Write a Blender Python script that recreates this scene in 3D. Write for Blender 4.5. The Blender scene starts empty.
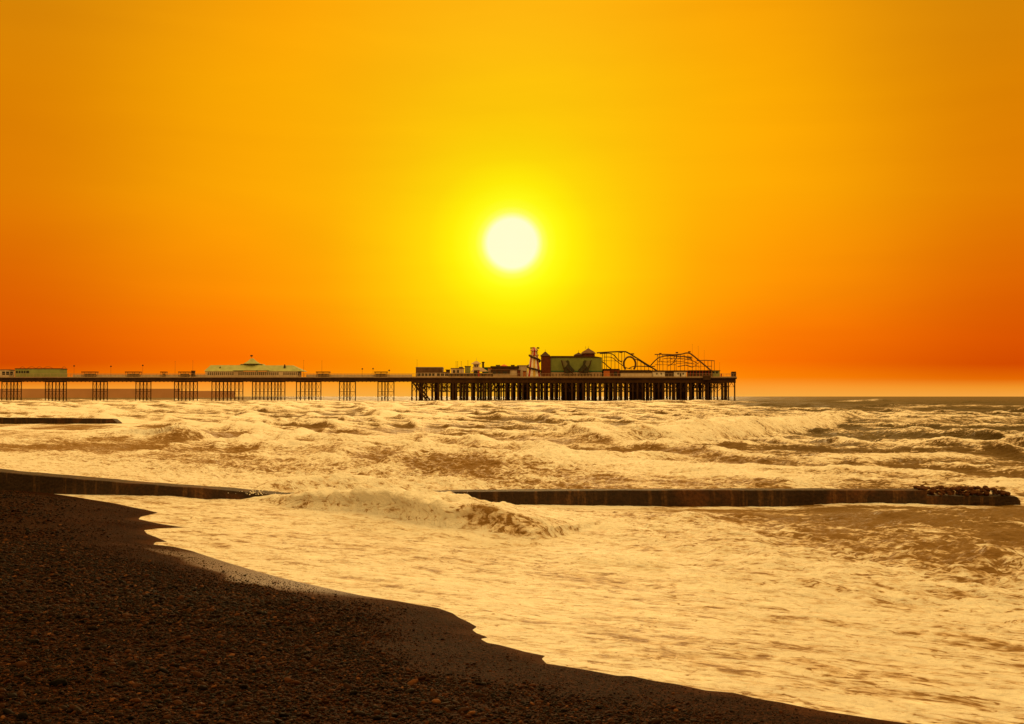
import bpy, bmesh, math, random
import numpy as np
from mathutils import Vector, Matrix

random.seed(7)
rng = np.random.default_rng(11)
R = math.radians
SC = bpy.context.scene
COL = SC.collection

# ------------------------------------------------------------------ camera
F_PX, CX, HY, EYE = 1200.0, 512.0, 396.5, 2.5      # focal length in pixels, horizon row, eye height over the water
cam_d = bpy.data.cameras.new('camera')
cam = bpy.data.objects.new('camera', cam_d)
COL.objects.link(cam)
cam_d.sensor_width = 36.0
cam_d.lens = 36.0 * F_PX / 1024.0
cam_d.clip_start = 0.05
cam_d.clip_end = 80000
PITCH = math.atan((HY - 362.0) / F_PX)
cam.location = (0, 0, EYE)
cam.rotation_euler = (R(90) + PITCH, 0, 0)
SC.camera = cam

# ------------------------------------------------------------------ exposure
SC.view_settings.view_transform = 'Standard'
SC.view_settings.look = 'None'
SC.view_settings.exposure = 0.0
SC.view_settings.gamma = 1.0
SC.cycles.use_denoising = True
SC.cycles.max_bounces = 5
SC.cycles.glossy_bounces = 3
SC.cycles.diffuse_bounces = 3
SC.cycles.sample_clamp_indirect = 4.0

# ------------------------------------------------------------------ sky
SUN_EL = 7.3
def lin(r, g, b):
    f = lambda c: (c/255/12.92) if c/255 <= 0.04045 else ((c/255+0.055)/1.055)**2.4
    return (f(r), f(g), f(b), 1.0)

world = bpy.data.worlds.new('World')
SC.world = world
world.use_nodes = True
wt = world.node_tree
wt.nodes.clear()
def W(kind, **kw):
    n = wt.nodes.new(kind)
    for k, v in kw.items(): setattr(n, k, v)
    return n
def wmath(op, a, b=None, c=None, clamp=False):
    n = W('ShaderNodeMath', operation=op, use_clamp=clamp)
    for i, v in enumerate((a, b, c)):
        if v is None: continue
        if isinstance(v, (int, float)): n.inputs[i].default_value = v
        else: wt.links.new(v, n.inputs[i])
    return n.outputs[0]
def wramp(fac, stops, interp='LINEAR'):
    n = W('ShaderNodeValToRGB')
    n.color_ramp.interpolation = interp
    e = n.color_ramp.elements
    while len(e) > 1: e.remove(e[0])
    e[0].position, e[0].color = stops[0]
    for p, c in stops[1:]:
        k = e.new(p); k.color = c
    wt.links.new(fac, n.inputs[0])
    return n.outputs[0]
def wmix(fac, a, b):
    n = W('ShaderNodeMix', data_type='RGBA')
    n.inputs[0].default_value = 0
    if isinstance(fac, (int, float)): n.inputs[0].default_value = fac
    else: wt.links.new(fac, n.inputs[0])
    for s, v in ((6, a), (7, b)):
        if isinstance(v, tuple): n.inputs[s].default_value = v
        else: wt.links.new(v, n.inputs[s])
    return n.outputs[2]
tc = W('ShaderNodeTexCoord')
sep = W('ShaderNodeSeparateXYZ')
nrm = W('ShaderNodeVectorMath', operation='NORMALIZE')
wt.links.new(tc.outputs['Generated'], nrm.inputs[0])
wt.links.new(nrm.outputs[0], sep.inputs[0])
DX, DY, DZ = sep.outputs
DEG = 180/math.pi
el = wmath('MULTIPLY', wmath('ARCSINE', DZ), DEG)
az = wmath('MULTIPLY', wmath('ABSOLUTE', wmath('ARCTAN2', DX, DY)), DEG)
wob = W('ShaderNodeTexNoise'); wob.inputs['Scale'].default_value = 2.2; wob.inputs['Detail'].default_value = 4
wt.links.new(nrm.outputs[0], wob.inputs['Vector'])
el_w = wmath('ADD', el, wmath('MULTIPLY', wmath('MULTIPLY', wmath('SUBTRACT', wob.outputs[0], 0.5), 5.0), wmath('DIVIDE', el, 12.0, clamp=True)))
el_n = wmath('DIVIDE', el_w, 20.0, clamp=True)
P = lambda y: ((396.5 - y)/1200*DEG)/20.0
# how the low sky colours run with height, towards the sun, beside it and far beside it
near = wramp(el_n, [(0, lin(250,172,62)), (P(385), lin(255,172,30)), (P(370), lin(255,165,0)), (P(350), lin(255,178,0)),
                    (P(320), lin(255,192,0)), (P(243), lin(255,200,0)), (P(100), lin(255,197,8)), (P(0), lin(255,186,18))])
mid = wramp(el_n, [(0, lin(248,170,66)), (P(388), lin(255,160,50)), (P(378), lin(255,132,4)), (P(362), lin(253,114,0)), (P(335), lin(255,124,0)),
                   (P(300), lin(255,143,0)), (P(200), lin(255,168,0)), (P(100), lin(254,171,0)), (P(0), lin(253,165,4))])
far = wramp(el_n, [(0, lin(246,165,66)), (P(388), lin(242,148,40)), (P(380), lin(228,104,2)), (P(366), lin(210,74,0)), (P(340), lin(218,84,0)),
                   (P(300), lin(222,97,0)), (P(200), lin(224,124,0)), (P(100), lin(221,130,0)), (P(0), lin(212,132,6))])
dsun = wmath('MULTIPLY', wmath('SUBTRACT', el, SUN_EL), 0.5)
az_r = wmath('SQRT', wmath('ADD', wmath('MULTIPLY', az, az), wmath('MULTIPLY', dsun, dsun)))
az_w = wmath('ADD', az_r, wmath('MULTIPLY', wmath('SUBTRACT', wob.outputs[0], 0.5), 5.0))
s1 = W('ShaderNodeMapRange', interpolation_type='SMOOTHSTEP'); s1.inputs[1].default_value = 0; s1.inputs[2].default_value = 13.5
wt.links.new(az_w, s1.inputs[0])
s2 = W('ShaderNodeMapRange', interpolation_type='SMOOTHSTEP'); s2.inputs[1].default_value = 10.5; s2.inputs[2].default_value = 24
wt.links.new(az_w, s2.inputs[0])
low = wmix(s2.outputs[0], wmix(s1.outputs[0], near, mid), far)
# glow round the sun and its disc
sd = Vector((0, math.cos(R(SUN_EL)), math.sin(R(SUN_EL))))
dt = W('ShaderNodeVectorMath', operation='DOT_PRODUCT'); dt.inputs[1].default_value = sd
wt.links.new(nrm.outputs[0], dt.inputs[0])
th = wmath('MULTIPLY', wmath('ARCCOSINE', wmath('MINIMUM', dt.outputs['Value'], 1.0)), DEG)
th_n = wmath('DIVIDE', th, 10.0, clamp=True)
halo = wramp(th_n, [(0, lin(255,252,206)), (.114, lin(255,252,204)), (.131, lin(255,253,150)), (.148, lin(255,254,90)), (.175, lin(255,254,40)),
                    (.215, lin(255,250,14)), (.29, lin(255,236,2)), (.405, lin(255,218,2)), (.62, lin(255,203,2)), (1.0, lin(255,192,2))])
hf = W('ShaderNodeMapRange', interpolation_type='SMOOTHSTEP'); hf.inputs[1].default_value = 2.6; hf.inputs[2].default_value = 9.5
hf.inputs[3].default_value = 1; hf.inputs[4].default_value = 0
wt.links.new(th, hf.inputs[0])
low = wmix(hf.outputs[0], low, halo)
# the bright thin overcast overhead, and the dimmer sky behind
ZEN = (1.95, 1.18, .36, 1)
REAR = (.66, .31, .06, 1)
up = W('ShaderNodeMapRange', interpolation_type='SMOOTHSTEP'); up.inputs[1].default_value = 19; up.inputs[2].default_value = 48
wt.links.new(el, up.inputs[0])
side = W('ShaderNodeMapRange', interpolation_type='SMOOTHSTEP'); side.inputs[1].default_value = 35; side.inputs[2].default_value = 100
wt.links.new(az, side.inputs[0])
skyc = wmix(up.outputs[0], wmix(side.outputs[0], low, REAR), ZEN)
strm = W('ShaderNodeVectorMath', operation='MULTIPLY'); strm.inputs[1].default_value = (1.2, 1.2, 9.0)
wt.links.new(nrm.outputs[0], strm.inputs[0])
strk = W('ShaderNodeTexNoise'); strk.inputs['Scale'].default_value = 2.0; strk.inputs['Detail'].default_value = 5; strk.inputs['Distortion'].default_value = .6
wt.links.new(strm.outputs[0], strk.inputs['Vector'])
cl = wramp(strk.outputs[0], [(.3, (.965,.955,.97,1)), (.7, (1.03,1.045,1.03,1))])
mulc = W('ShaderNodeMix', data_type='RGBA', blend_type='MULTIPLY'); mulc.inputs[0].default_value = 1
wt.links.new(skyc, mulc.inputs[6]); wt.links.new(cl, mulc.inputs[7])
nish = W('ShaderNodeTexSky', sky_type='NISHITA', sun_disc=False)
nish.sun_elevation = R(SUN_EL); nish.sun_rotation = 0.0; nish.dust_density = 4
bgA = W('ShaderNodeBackground'); bgA.inputs[1].default_value = 1.0
wt.links.new(mulc.outputs[2], bgA.inputs[0])
bgB = W('ShaderNodeBackground'); bgB.inputs[1].default_value = 0.0001
wt.links.new(nish.outputs[0], bgB.inputs[0])
addn = W('ShaderNodeAddShader')
wt.links.new(bgA.outputs[0], addn.inputs[0]); wt.links.new(bgB.outputs[0], addn.inputs[1])
wo = W('ShaderNodeOutputWorld'); wt.links.new(addn.outputs[0], wo.inputs[0])

# ------------------------------------------------------------------ sun
sun_d = bpy.data.lights.new('sun', 'SUN')
sun_d.energy = 1.1; sun_d.angle = R(22); sun_d.color = (1.0, .66, .28)
sun = bpy.data.objects.new('sun', sun_d); COL.objects.link(sun)
sun.rotation_euler = (R(90 - SUN_EL), 0, R(180))     # shines from beyond the pier towards the camera

# ================================================================== helpers
def MAT(name, c, rough=.75, spec=.3, var=.25, scale=3.0, bump=.0, bscale=20, metal=0.0):
    m = bpy.data.materials.new(name); m.use_nodes = True
    nt = m.node_tree; b = nt.nodes['Principled BSDF']
    b.inputs['Roughness'].default_value = rough
    b.inputs['Specular IOR Level'].default_value = spec
    b.inputs['Metallic'].default_value = metal
    t = nt.nodes.new('ShaderNodeTexCoord')
    n = nt.nodes.new('ShaderNodeTexNoise'); n.inputs['Scale'].default_value = scale; n.inputs['Detail'].default_value = 6
    nt.links.new(t.outputs['Object'], n.inputs['Vector'])
    r = nt.nodes.new('ShaderNodeValToRGB')
    r.color_ramp.elements[0].position = .3; r.color_ramp.elements[1].position = .72
    r.color_ramp.elements[0].color = (c[0]*(1-var), c[1]*(1-var), c[2]*(1-var), 1)
    r.color_ramp.elements[1].color = (min(1,c[0]*(1+var)), min(1,c[1]*(1+var)), min(1,c[2]*(1+var)), 1)
    nt.links.new(n.outputs[0], r.inputs[0]); nt.links.new(r.outputs[0], b.inputs['Base Color'])
    if bump:
        n2 = nt.nodes.new('ShaderNodeTexNoise'); n2.inputs['Scale'].default_value = bscale; n2.inputs['Detail'].default_value = 8
        nt.links.new(t.outputs['Object'], n2.inputs['Vector'])
        bp = nt.nodes.new('ShaderNodeBump'); bp.inputs['Strength'].default_value = bump; bp.inputs['Distance'].default_value = .05
        nt.links.new(n2.outputs[0], bp.inputs['Height']); nt.links.new(bp.outputs[0], b.inputs['Normal'])
    return m

def tag(o, label=None, cat=None, group=None, kind=None):
    if label: o['label'] = label
    if cat: o['category'] = cat
    if group: o['group'] = group
    if kind: o['kind'] = kind
    return o

def empty(name, loc, label, cat, group=None, rz=0):
    o = bpy.data.objects.new(name, None); COL.objects.link(o)
    o.location = loc; o.rotation_euler = (0, 0, rz); o.empty_display_size = .3
    return tag(o, label, cat, group)

class MB:
    """Collects shapes, then links them as one mesh."""
    def __init__(s): s.v = []; s.f = []; s.m = []
    def add(s, vs, fs, mi=0):
        o = len(s.v); s.v += [tuple(v) for v in vs]; s.f += [tuple(i+o for i in f) for f in fs]; s.m += [mi]*len(fs); return s
    def box(s, x0, x1, y0, y1, z0, z1, mi=0):
        return s.add([(x0,y0,z0),(x1,y0,z0),(x1,y1,z0),(x0,y1,z0),(x0,y0,z1),(x1,y0,z1),(x1,y1,z1),(x0,y1,z1)],
                     [(0,3,2,1),(4,5,6,7),(0,1,5,4),(1,2,6,5),(2,3,7,6),(3,0,4,7)], mi)
    def frus(s, a, za, b, zb, mi=0):
        """box tapering from rectangle a=(x0,x1,y0,y1) at za to b at zb"""
        q = lambda r, z: [(r[0],r[2],z),(r[1],r[2],z),(r[1],r[3],z),(r[0],r[3],z)]
        return s.add(q(a,za)+q(b,zb), [(0,3,2,1),(4,5,6,7),(0,1,5,4),(1,2,6,5),(2,3,7,6),(3,0,4,7)], mi)
    def bar(s, p, q, r, n=6, r2=None, mi=0):
        p, q = Vector(p), Vector(q); d = (q-p).normalized()
        a = d.orthogonal().normalized(); b = d.cross(a); r2 = r if r2 is None else r2
        vs = [p+(a*math.cos(2*math.pi*i/n)+b*math.sin(2*math.pi*i/n))*r for i in range(n)] + \
             [q+(a*math.cos(2*math.pi*i/n)+b*math.sin(2*math.pi*i/n))*r2 for i in range(n)]
        fs = [(i,(i+1)%n,n+(i+1)%n,n+i) for i in range(n)] + [tuple(range(n))[::-1], tuple(range(n,2*n))]
        return s.add(vs, fs, mi)
    def path(s, pts, r, n=5):
        for a, b in zip(pts, pts[1:]): s.bar(a, b, r, n)
        return s
    def lathe(s, c, prof, n=12, mi=None):
        """prof = [(radius, z)] from below to above"""
        vs = []; fs = []; mm = []
        for r, z in prof:
            vs += [(c[0]+r*math.cos(2*math.pi*(i+.5)/n), c[1]+r*math.sin(2*math.pi*(i+.5)/n), c[2]+z) for i in range(n)]
        o = len(s.v)
        for k in range(len(prof)-1):
            for i in range(n):
                fs.append((k*n+i, k*n+(i+1)%n, (k+1)*n+(i+1)%n, (k+1)*n+i)); mm.append(mi(i) if mi else 0)
        fs.append(tuple(range(n))[::-1]); mm.append(0)
        fs.append(tuple(range((len(prof)-1)*n, len(prof)*n))); mm.append(0)
        s.v += vs; s.f += [tuple(i+o for i in f) for f in fs]; s.m += mm
        return s
    def prism(s, poly, y0, y1, mi=0):
        """outline in x,z swept from y0 to y1"""
        n = len(poly)
        vs = [(x,y0,z) for x,z in poly]+[(x,y1,z) for x,z in poly]
        fs = [tuple(range(n)), tuple(range(n,2*n))[::-1]] + [(i+n,(i+1)%n+n,(i+1)%n,i) for i in range(n)]
        return s.add(vs, fs, mi)
    def build(s, name, mat, parent=None, smooth=False):
        if parent is None:
            a = np.array(s.v); loc = Vector(((a[:,0].min()+a[:,0].max())/2, (a[:,1].min()+a[:,1].max())/2, a[:,2].min()))
        else:
            q = parent; loc = Vector((0,0,0))
            while q is not None: loc = loc + q.location; q = q.parent
        me = bpy.data.meshes.new(name); me.from_pydata([(v[0]-loc.x, v[1]-loc.y, v[2]-loc.z) for v in s.v], [], s.f)
        for m in (mat if isinstance(mat, (list, tuple)) else [mat]): me.materials.append(m)
        if isinstance(mat, (list, tuple)): me.polygons.foreach_set('material_index', s.m)
        bm = bmesh.new(); bm.from_mesh(me); bmesh.ops.recalc_face_normals(bm, faces=bm.faces); bm.to_mesh(me); bm.free()
        if smooth: me.polygons.foreach_set('use_smooth', [True]*len(me.polygons))
        o = bpy.data.objects.new(name, me); COL.objects.link(o)
        if parent is not None: o.parent = parent
        else: o.location = loc
        return o

def gw(x, y, z=0.0):
    """where the ray through a picture point meets height z"""
    Y = (EYE - z)*F_PX/(y - HY)
    return ((x-CX)/F_PX*Y, Y)

# ---------------------------------------------------------------- noise
_perm = rng.permutation(4096)
_gx = np.cos(np.arange(4096)*2.399963); _gy = np.sin(np.arange(4096)*2.399963)
def noise2(x, y, seed=0):
    x = x + seed*17.31; y = y + seed*9.77
    xi = np.floor(x).astype(np.int64); yi = np.floor(y).astype(np.int64)
    xf = x-xi; yf = y-yi
    u = xf*xf*xf*(xf*(xf*6-15)+10); v = yf*yf*yf*(yf*(yf*6-15)+10)
    def g(ix, iy, fx, fy):
        h = _perm[(_perm[(ix+seed*131) & 4095] + iy) & 4095]
        return _gx[h]*fx + _gy[h]*fy
    a = g(xi,yi,xf,yf); b = g(xi+1,yi,xf-1,yf); c = g(xi,yi+1,xf,yf-1); d = g(xi+1,yi+1,xf-1,yf-1)
    return 1.5*((a*(1-u)+b*u)*(1-v) + (c*(1-u)+d*u)*v)
def fbm(x, y, oct=4, seed=0, gain=.5):
    t = 0; a = 1; n = 0
    for i in range(oct):
        t = t + a*noise2(x*2**i, y*2**i, seed+i); n += a; a *= gain
    return t/n
def sstep(a, b, x):
    t = np.clip((x-a)/(b-a), 0, 1); return t*t*(3-2*t)

# ---------------------------------------------------------------- shoreline (plan)
SHORE_PX = [(1150,775),(1030,743),(949,724),(915,718),(880,713),(848,708),(815,703),(781,696),(757,692),(734,686.5),(706,684),(680,678.5),(656,675),
    (632,670),(618,670),(599,666.5),(573,662),(549,658.5),(545,654),(549,651),(528,647),(513,643),(501,640),(489,638),(484,635),(493,633.5),(480,629),
    (476,626),(480,623),(473,619),(462,614),(456,609.5),(440,604),(420,601),(404,598),(385,595),(366,592),(340,586.5),(316,581),(290,575),(268,569),
    (245,562),(219,554),(207,550),(196,546.5),(176,542),(156,540),(158,538),(171,537.8),(160,534),(150,530),(147,527),(160,525.5),(186,524.4),
    (165,521.5),(141,517),(144,515),(161,511.5),(148,508.5),(133,506),(117,502.5),(100,499.8),(76,496),(58,493.5),(40,491)]
SHORE = [(70,-95),(24,-22)] + [gw(x,y,.03+.10*float(sstep(600,515,y))) for x,y in SHORE_PX] + [(-14.3,31.2),(-15.5,33.5),(-18,36),(-22,40),(-27,47),(-35,60),(-52,82),(-90,130),(-180,230),(-420,420),(-1100,800),(-4000,2400),(-30000,16000)]
SHORE = np.array(SHORE)
LAND = np.vstack([SHORE, [(-60000,-40000),(60,-60000)]])
def polydist(px, py, pts):
    best = np.full(px.shape, 1e18)
    for (x0,y0),(x1,y1) in zip(pts[:-1], pts[1:]):
        dx, dy = x1-x0, y1-y0
        t = np.clip(((px-x0)*dx+(py-y0)*dy)/(dx*dx+dy*dy+1e-12), 0, 1)
        d = (px-x0-t*dx)**2+(py-y0-t*dy)**2
        best = np.minimum(best, d)
    return np.sqrt(best)
def inside(px, py, poly):
    c = np.zeros(px.shape, bool)
    n = len(poly)
    for i in range(n):
        x0,y0 = poly[i]; x1,y1 = poly[(i+1)%n]
        if y0 == y1: continue
        k = ((y0 > py) != (y1 > py)) & (px < (x1-x0)*(py-y0)/(y1-y0)+x0)
        c ^= k
    return c
def sdist(px, py):
    """metres seaward of the water's edge (negative on land)"""
    return polydist(px, py, SHORE)*np.where(inside(px, py, LAND), -1, 1)

def level(x, y, s):
    return .12*sstep(15, 27, y)*(1-sstep(3, 12, s))

def beach_z(x, y, s):
    slope = np.where(s < 0, -s*.115, -s*.09)
    z = np.where(s > 12, -1.08-(s-12)*.02, slope)
    z = np.maximum(z, -7)
    up = 1.55*(1-np.exp(-np.maximum(-s,0)*.115/1.55))       # the bank eases off inland
    z = np.where(s < 0, up, z)
    z = z + .03*fbm(x*.35, y*.35, 3, 5)*sstep(-.4,-3,s) + .012*noise2(x*1.6, y*1.6, 8)*sstep(-.6,-2.5,s)
    return z + level(x, y, s)

def grid_mesh(name, rr, aa, fn, mats, attrs=(), smooth=True):
    """a sheet laid out on rings round the camera's foot; fn gives x, y, z and attributes"""
    A, Rr = np.meshgrid(aa, rr)
    X = np.sin(A)*Rr; Y = np.cos(A)*Rr
    out = fn(X.ravel(), Y.ravel())
    co = np.stack(out[:3], 1).astype(np.float32)
    nr, na = len(rr), len(aa)
    i = np.arange(nr-1)[:,None]*na + np.arange(na-1)[None,:]
    q = np.stack([i, i+1, i+na+1, i+na], -1).reshape(-1,4)[:, ::-1].astype(np.int32)
    me = bpy.data.meshes.new(name)
    me.vertices.add(len(co)); me.vertices.foreach_set('co', co.ravel())
    me.loops.add(q.size); me.loops.foreach_set('vertex_index', q.ravel())
    me.polygons.add(len(q)); me.polygons.foreach_set('loop_start', np.arange(0, q.size, 4, dtype=np.int32))
    me.update(calc_edges=True)
    me.polygons.foreach_set('use_smooth', np.ones(len(q), bool))
    for m in mats: me.materials.append(m)
    for an, arr in zip(attrs, out[3:]):
        a = me.attributes.new(an, 'FLOAT', 'POINT'); a.data.foreach_set('value', arr.astype(np.float32))
    me.validate()
    o = bpy.data.objects.new(name, me); COL.objects.link(o)
    return o

def azimuths(n, half):
    fine = np.radians(np.linspace(-half, half, n))
    rest = np.radians(np.linspace(half, 360-half, 60))[1:]
    return np.concatenate([fine, rest])

# ================================================================== materials for ground and water
def node_mat(name):
    m = bpy.data.materials.new(name); m.use_nodes = True
    nt = m.node_tree; nt.nodes.clear()
    def N(kind, ins=None, **kw):
        n = nt.nodes.new(kind)
        for k, v in kw.items(): setattr(n, k, v)
        for k, v in (ins or {}).items():
            if hasattr(v, 'is_output'): nt.links.new(v, n.inputs[k])
            else: n.inputs[k].default_value = v
        return n
    return m, nt, N

def sea_material():
    m, nt, N = node_mat('sea')
    tcn = N('ShaderNodeTexCoord')
    fo = N('ShaderNodeAttribute', attribute_name='foam').outputs['Fac']
    sh = N('ShaderNodeAttribute', attribute_name='shallow').outputs['Fac']
    rot0 = N('ShaderNodeMapping', {'Vector': tcn.outputs['Object'], 'Rotation': (0,0,R(33))}).outputs[0]
    rot = N('ShaderNodeVectorMath', {0: rot0, 1: (.42,1.25,1.0)}, operation='MULTIPLY').outputs[0]
    n1 = N('ShaderNodeTexNoise', {'Vector': rot, 'Scale': 2.0, 'Detail': 9.0, 'Roughness': .62, 'Distortion': .6}).outputs[0]
    n2 = N('ShaderNodeTexNoise', {'Vector': tcn.outputs['Object'], 'Scale': 7.0, 'Detail': 6.0, 'Roughness': .6, 'Distortion': .4}).outputs[0]
    vor = N('ShaderNodeTexVoronoi', {'Vector': N('ShaderNodeVectorMath', {0: rot, 1: N('ShaderNodeTexNoise', {'Vector': rot, 'Scale': 2.0, 'Detail': 4.0}).outputs[1]}, operation='ADD').outputs[0],
             'Scale': 1.9}, feature='DISTANCE_TO_EDGE').outputs[0]
    def M(op, a, b, c=None):
        d = {0: a, 1: b}
        if c is not None: d[2] = c
        return N('ShaderNodeMath', d, operation=op).outputs[0]
    n3 = N('ShaderNodeTexNoise', {'Vector': rot, 'Scale': 10.0, 'Detail': 5.0, 'Roughness': .55, 'Distortion': .8}).outputs[0]
    t = M('MULTIPLY_ADD', M('SUBTRACT', n1, .5), 1.5, fo)
    t = M('MULTIPLY_ADD', M('SUBTRACT', n2, .5), .75, t)
    t = M('MULTIPLY_ADD', M('SUBTRACT', n3, .5), 1.1, t)
    t = M('MULTIPLY_ADD', M('SUBTRACT', .12, M('MINIMUM', vor, .3)), .9, t)
    ve = N('ShaderNodeTexNoise', {'Vector': rot, 'Scale': 4.2, 'Detail': 3.0, 'Roughness': .5, 'Distortion': 1.1}).outputs[0]
    vein = M('MULTIPLY', M('MAXIMUM', M('SUBTRACT', .045, M('ABSOLUTE', M('SUBTRACT', ve, .5), 0)), 0), 8.0)
    t = M('SUBTRACT', t, M('MULTIPLY', vein, M('GREATER_THAN', n1, .46)))
    fac = N('ShaderNodeMapRange', {0: t, 1: .38, 2: .62}, interpolation_type='SMOOTHSTEP').outputs[0]
    thick = N('ShaderNodeMapRange', {0: t, 1: .42, 2: .92}, interpolation_type='SMOOTHSTEP').outputs[0]
    # water carrying sand and shingle dust
    wcol = N('ShaderNodeMix', {0: sh, 6: (.088,.060,.019,1), 7: (.245,.138,.038,1)}, data_type='RGBA').outputs[2]
    rip = N('ShaderNodeTexNoise', {'Vector': rot,
            'Scale': 3.5, 'Detail': 8.0, 'Roughness': .6}).outputs[0]
    bw = N('ShaderNodeBump', {'Strength': 1.0, 'Distance': .36, 'Height': rip}).outputs[0]
    water = N('ShaderNodeBsdfPrincipled', {'Base Color': wcol, 'Roughness': .48, 'IOR': 1.33, 'Specular IOR Level': .16, 'Normal': bw}).outputs[0]
    fcol = N('ShaderNodeMix', {0: thick, 6: (.60,.43,.25,1), 7: (.93,.91,.85,1)}, data_type='RGBA').outputs[2]
    hgt = M('ADD', M('MULTIPLY', n1, 1.3), M('ADD', M('MULTIPLY', n2, .7), M('MULTIPLY', n3, .4)))
    bf = N('ShaderNodeBump', {'Strength': 1.0, 'Distance': .22, 'Height': hgt}).outputs[0]
    foam = N('ShaderNodeBsdfPrincipled', {'Base Color': fcol, 'Roughness': .62, 'Specular IOR Level': .25, 'Normal': bf}).outputs[0]
    mx = N('ShaderNodeMixShader', {0: fac, 1: water, 2: foam}).outputs[0]
    N('ShaderNodeOutputMaterial', {0: mx})
    return m

def beach_material():
    m, nt, N = node_mat('shingle_ground')
    tcn = N('ShaderNodeTexCoord')
    wet = N('ShaderNodeAttribute', attribute_name='wet').outputs['Fac']
    n1 = N('ShaderNodeTexNoise', {'Vector': tcn.outputs['Object'], 'Scale': 1.3, 'Detail': 5.0}).outputs[0]
    v = N('ShaderNodeTexVoronoi', {'Vector': tcn.outputs['Object'], 'Scale': 55.0, 'Randomness': 1.0})
    v2 = N('ShaderNodeTexVoronoi', {'Vector': tcn.outputs['Object'], 'Scale': 24.0, 'Randomness': 1.0})
    sp = N('ShaderNodeSeparateColor', {0: v.outputs['Color']}).outputs[0]
    c = N('ShaderNodeValToRGB', {0: sp})
    e = c.color_ramp.elements
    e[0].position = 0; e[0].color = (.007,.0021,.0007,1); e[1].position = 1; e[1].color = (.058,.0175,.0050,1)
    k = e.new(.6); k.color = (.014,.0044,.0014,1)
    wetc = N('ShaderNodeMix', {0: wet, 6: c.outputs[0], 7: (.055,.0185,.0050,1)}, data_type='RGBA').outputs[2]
    big = N('ShaderNodeMix', {0: 1.0, 6: wetc, 7: N('ShaderNodeMapRange', {0: n1, 1: .3, 2: .7, 3: .8, 4: 1.2}).outputs[0]}, data_type='RGBA', blend_type='MULTIPLY').outputs[2]
    h = N('ShaderNodeMath', {0: v.outputs['Distance'], 1: v2.outputs['Distance']}, operation='ADD').outputs[0]
    h = N('ShaderNodeMath', {0: h, 1: -.6}, operation='MULTIPLY').outputs[0]
    ns = N('ShaderNodeTexNoise', {'Vector': tcn.outputs['Object'], 'Scale': 120.0, 'Detail': 4.0}).outputs[0]
    h = N('ShaderNodeMath', {0: ns, 1: .3, 2: h}, operation='MULTIPLY_ADD').outputs[0]
    film = N('ShaderNodeMapRange', {0: wet, 1: 0.55, 2: 1.0}).outputs[0]
    st = N('ShaderNodeMapRange', {0: wet, 1: 0.0, 2: 1.0, 3: .9, 4: .12}).outputs[0]
    bp = N('ShaderNodeBump', {'Strength': st, 'Distance': .03, 'Height': h}).outputs[0]
    ro = N('ShaderNodeMapRange', {0: film, 1: 0.0, 2: 1.0, 3: .8, 4: .42}).outputs[0]
    sc_ = N('ShaderNodeMapRange', {0: film, 1: 0.0, 2: 1.0, 3: .015, 4: .20}).outputs[0]
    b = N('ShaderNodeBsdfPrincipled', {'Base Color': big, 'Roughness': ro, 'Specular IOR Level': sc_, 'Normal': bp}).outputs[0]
    N('ShaderNodeOutputMaterial', {0: b})
    return m

# ================================================================== the beach (one ground sheet to the horizon, running under the sea)
def wetness(x, y, s):
    w = .55*sstep(-.35, -.02, s + .25*noise2(x*1.3, y*1.3, 3))
    # film of backwash left on the slope below the groyne
    win = .85*sstep(13.4, 15.6, y)*sstep(20.0, 18.6, y)
    w = np.maximum(w, win*sstep(-.95, -.5, s - .3*noise2(x*1.5,y*1.5,6) + .35*sstep(17,15,y)))
    return np.clip(w, 0, 1)
def beach_fn(x, y):
    s = sdist(x, y)
    z = beach_z(x, y, s)
    bar = polydist(x, y, [gw(-60,454), gw(36,460)])
    z = z + .0*bar
    return x, y, z, wetness(x, y, s)
rb = np.concatenate([np.linspace(.3, 5.5, 30), np.geomspace(5.6, 45, 520), np.geomspace(46, 60000, 90)])
beach = grid_mesh('beach', rb, azimuths(520, 36), beach_fn, [beach_material()], ['wet'])
tag(beach, kind='structure')

# ================================================================== the sea
TN = Vector((.84,.54)).normalized(); TT = Vector((TN.y, -TN.x))
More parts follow.
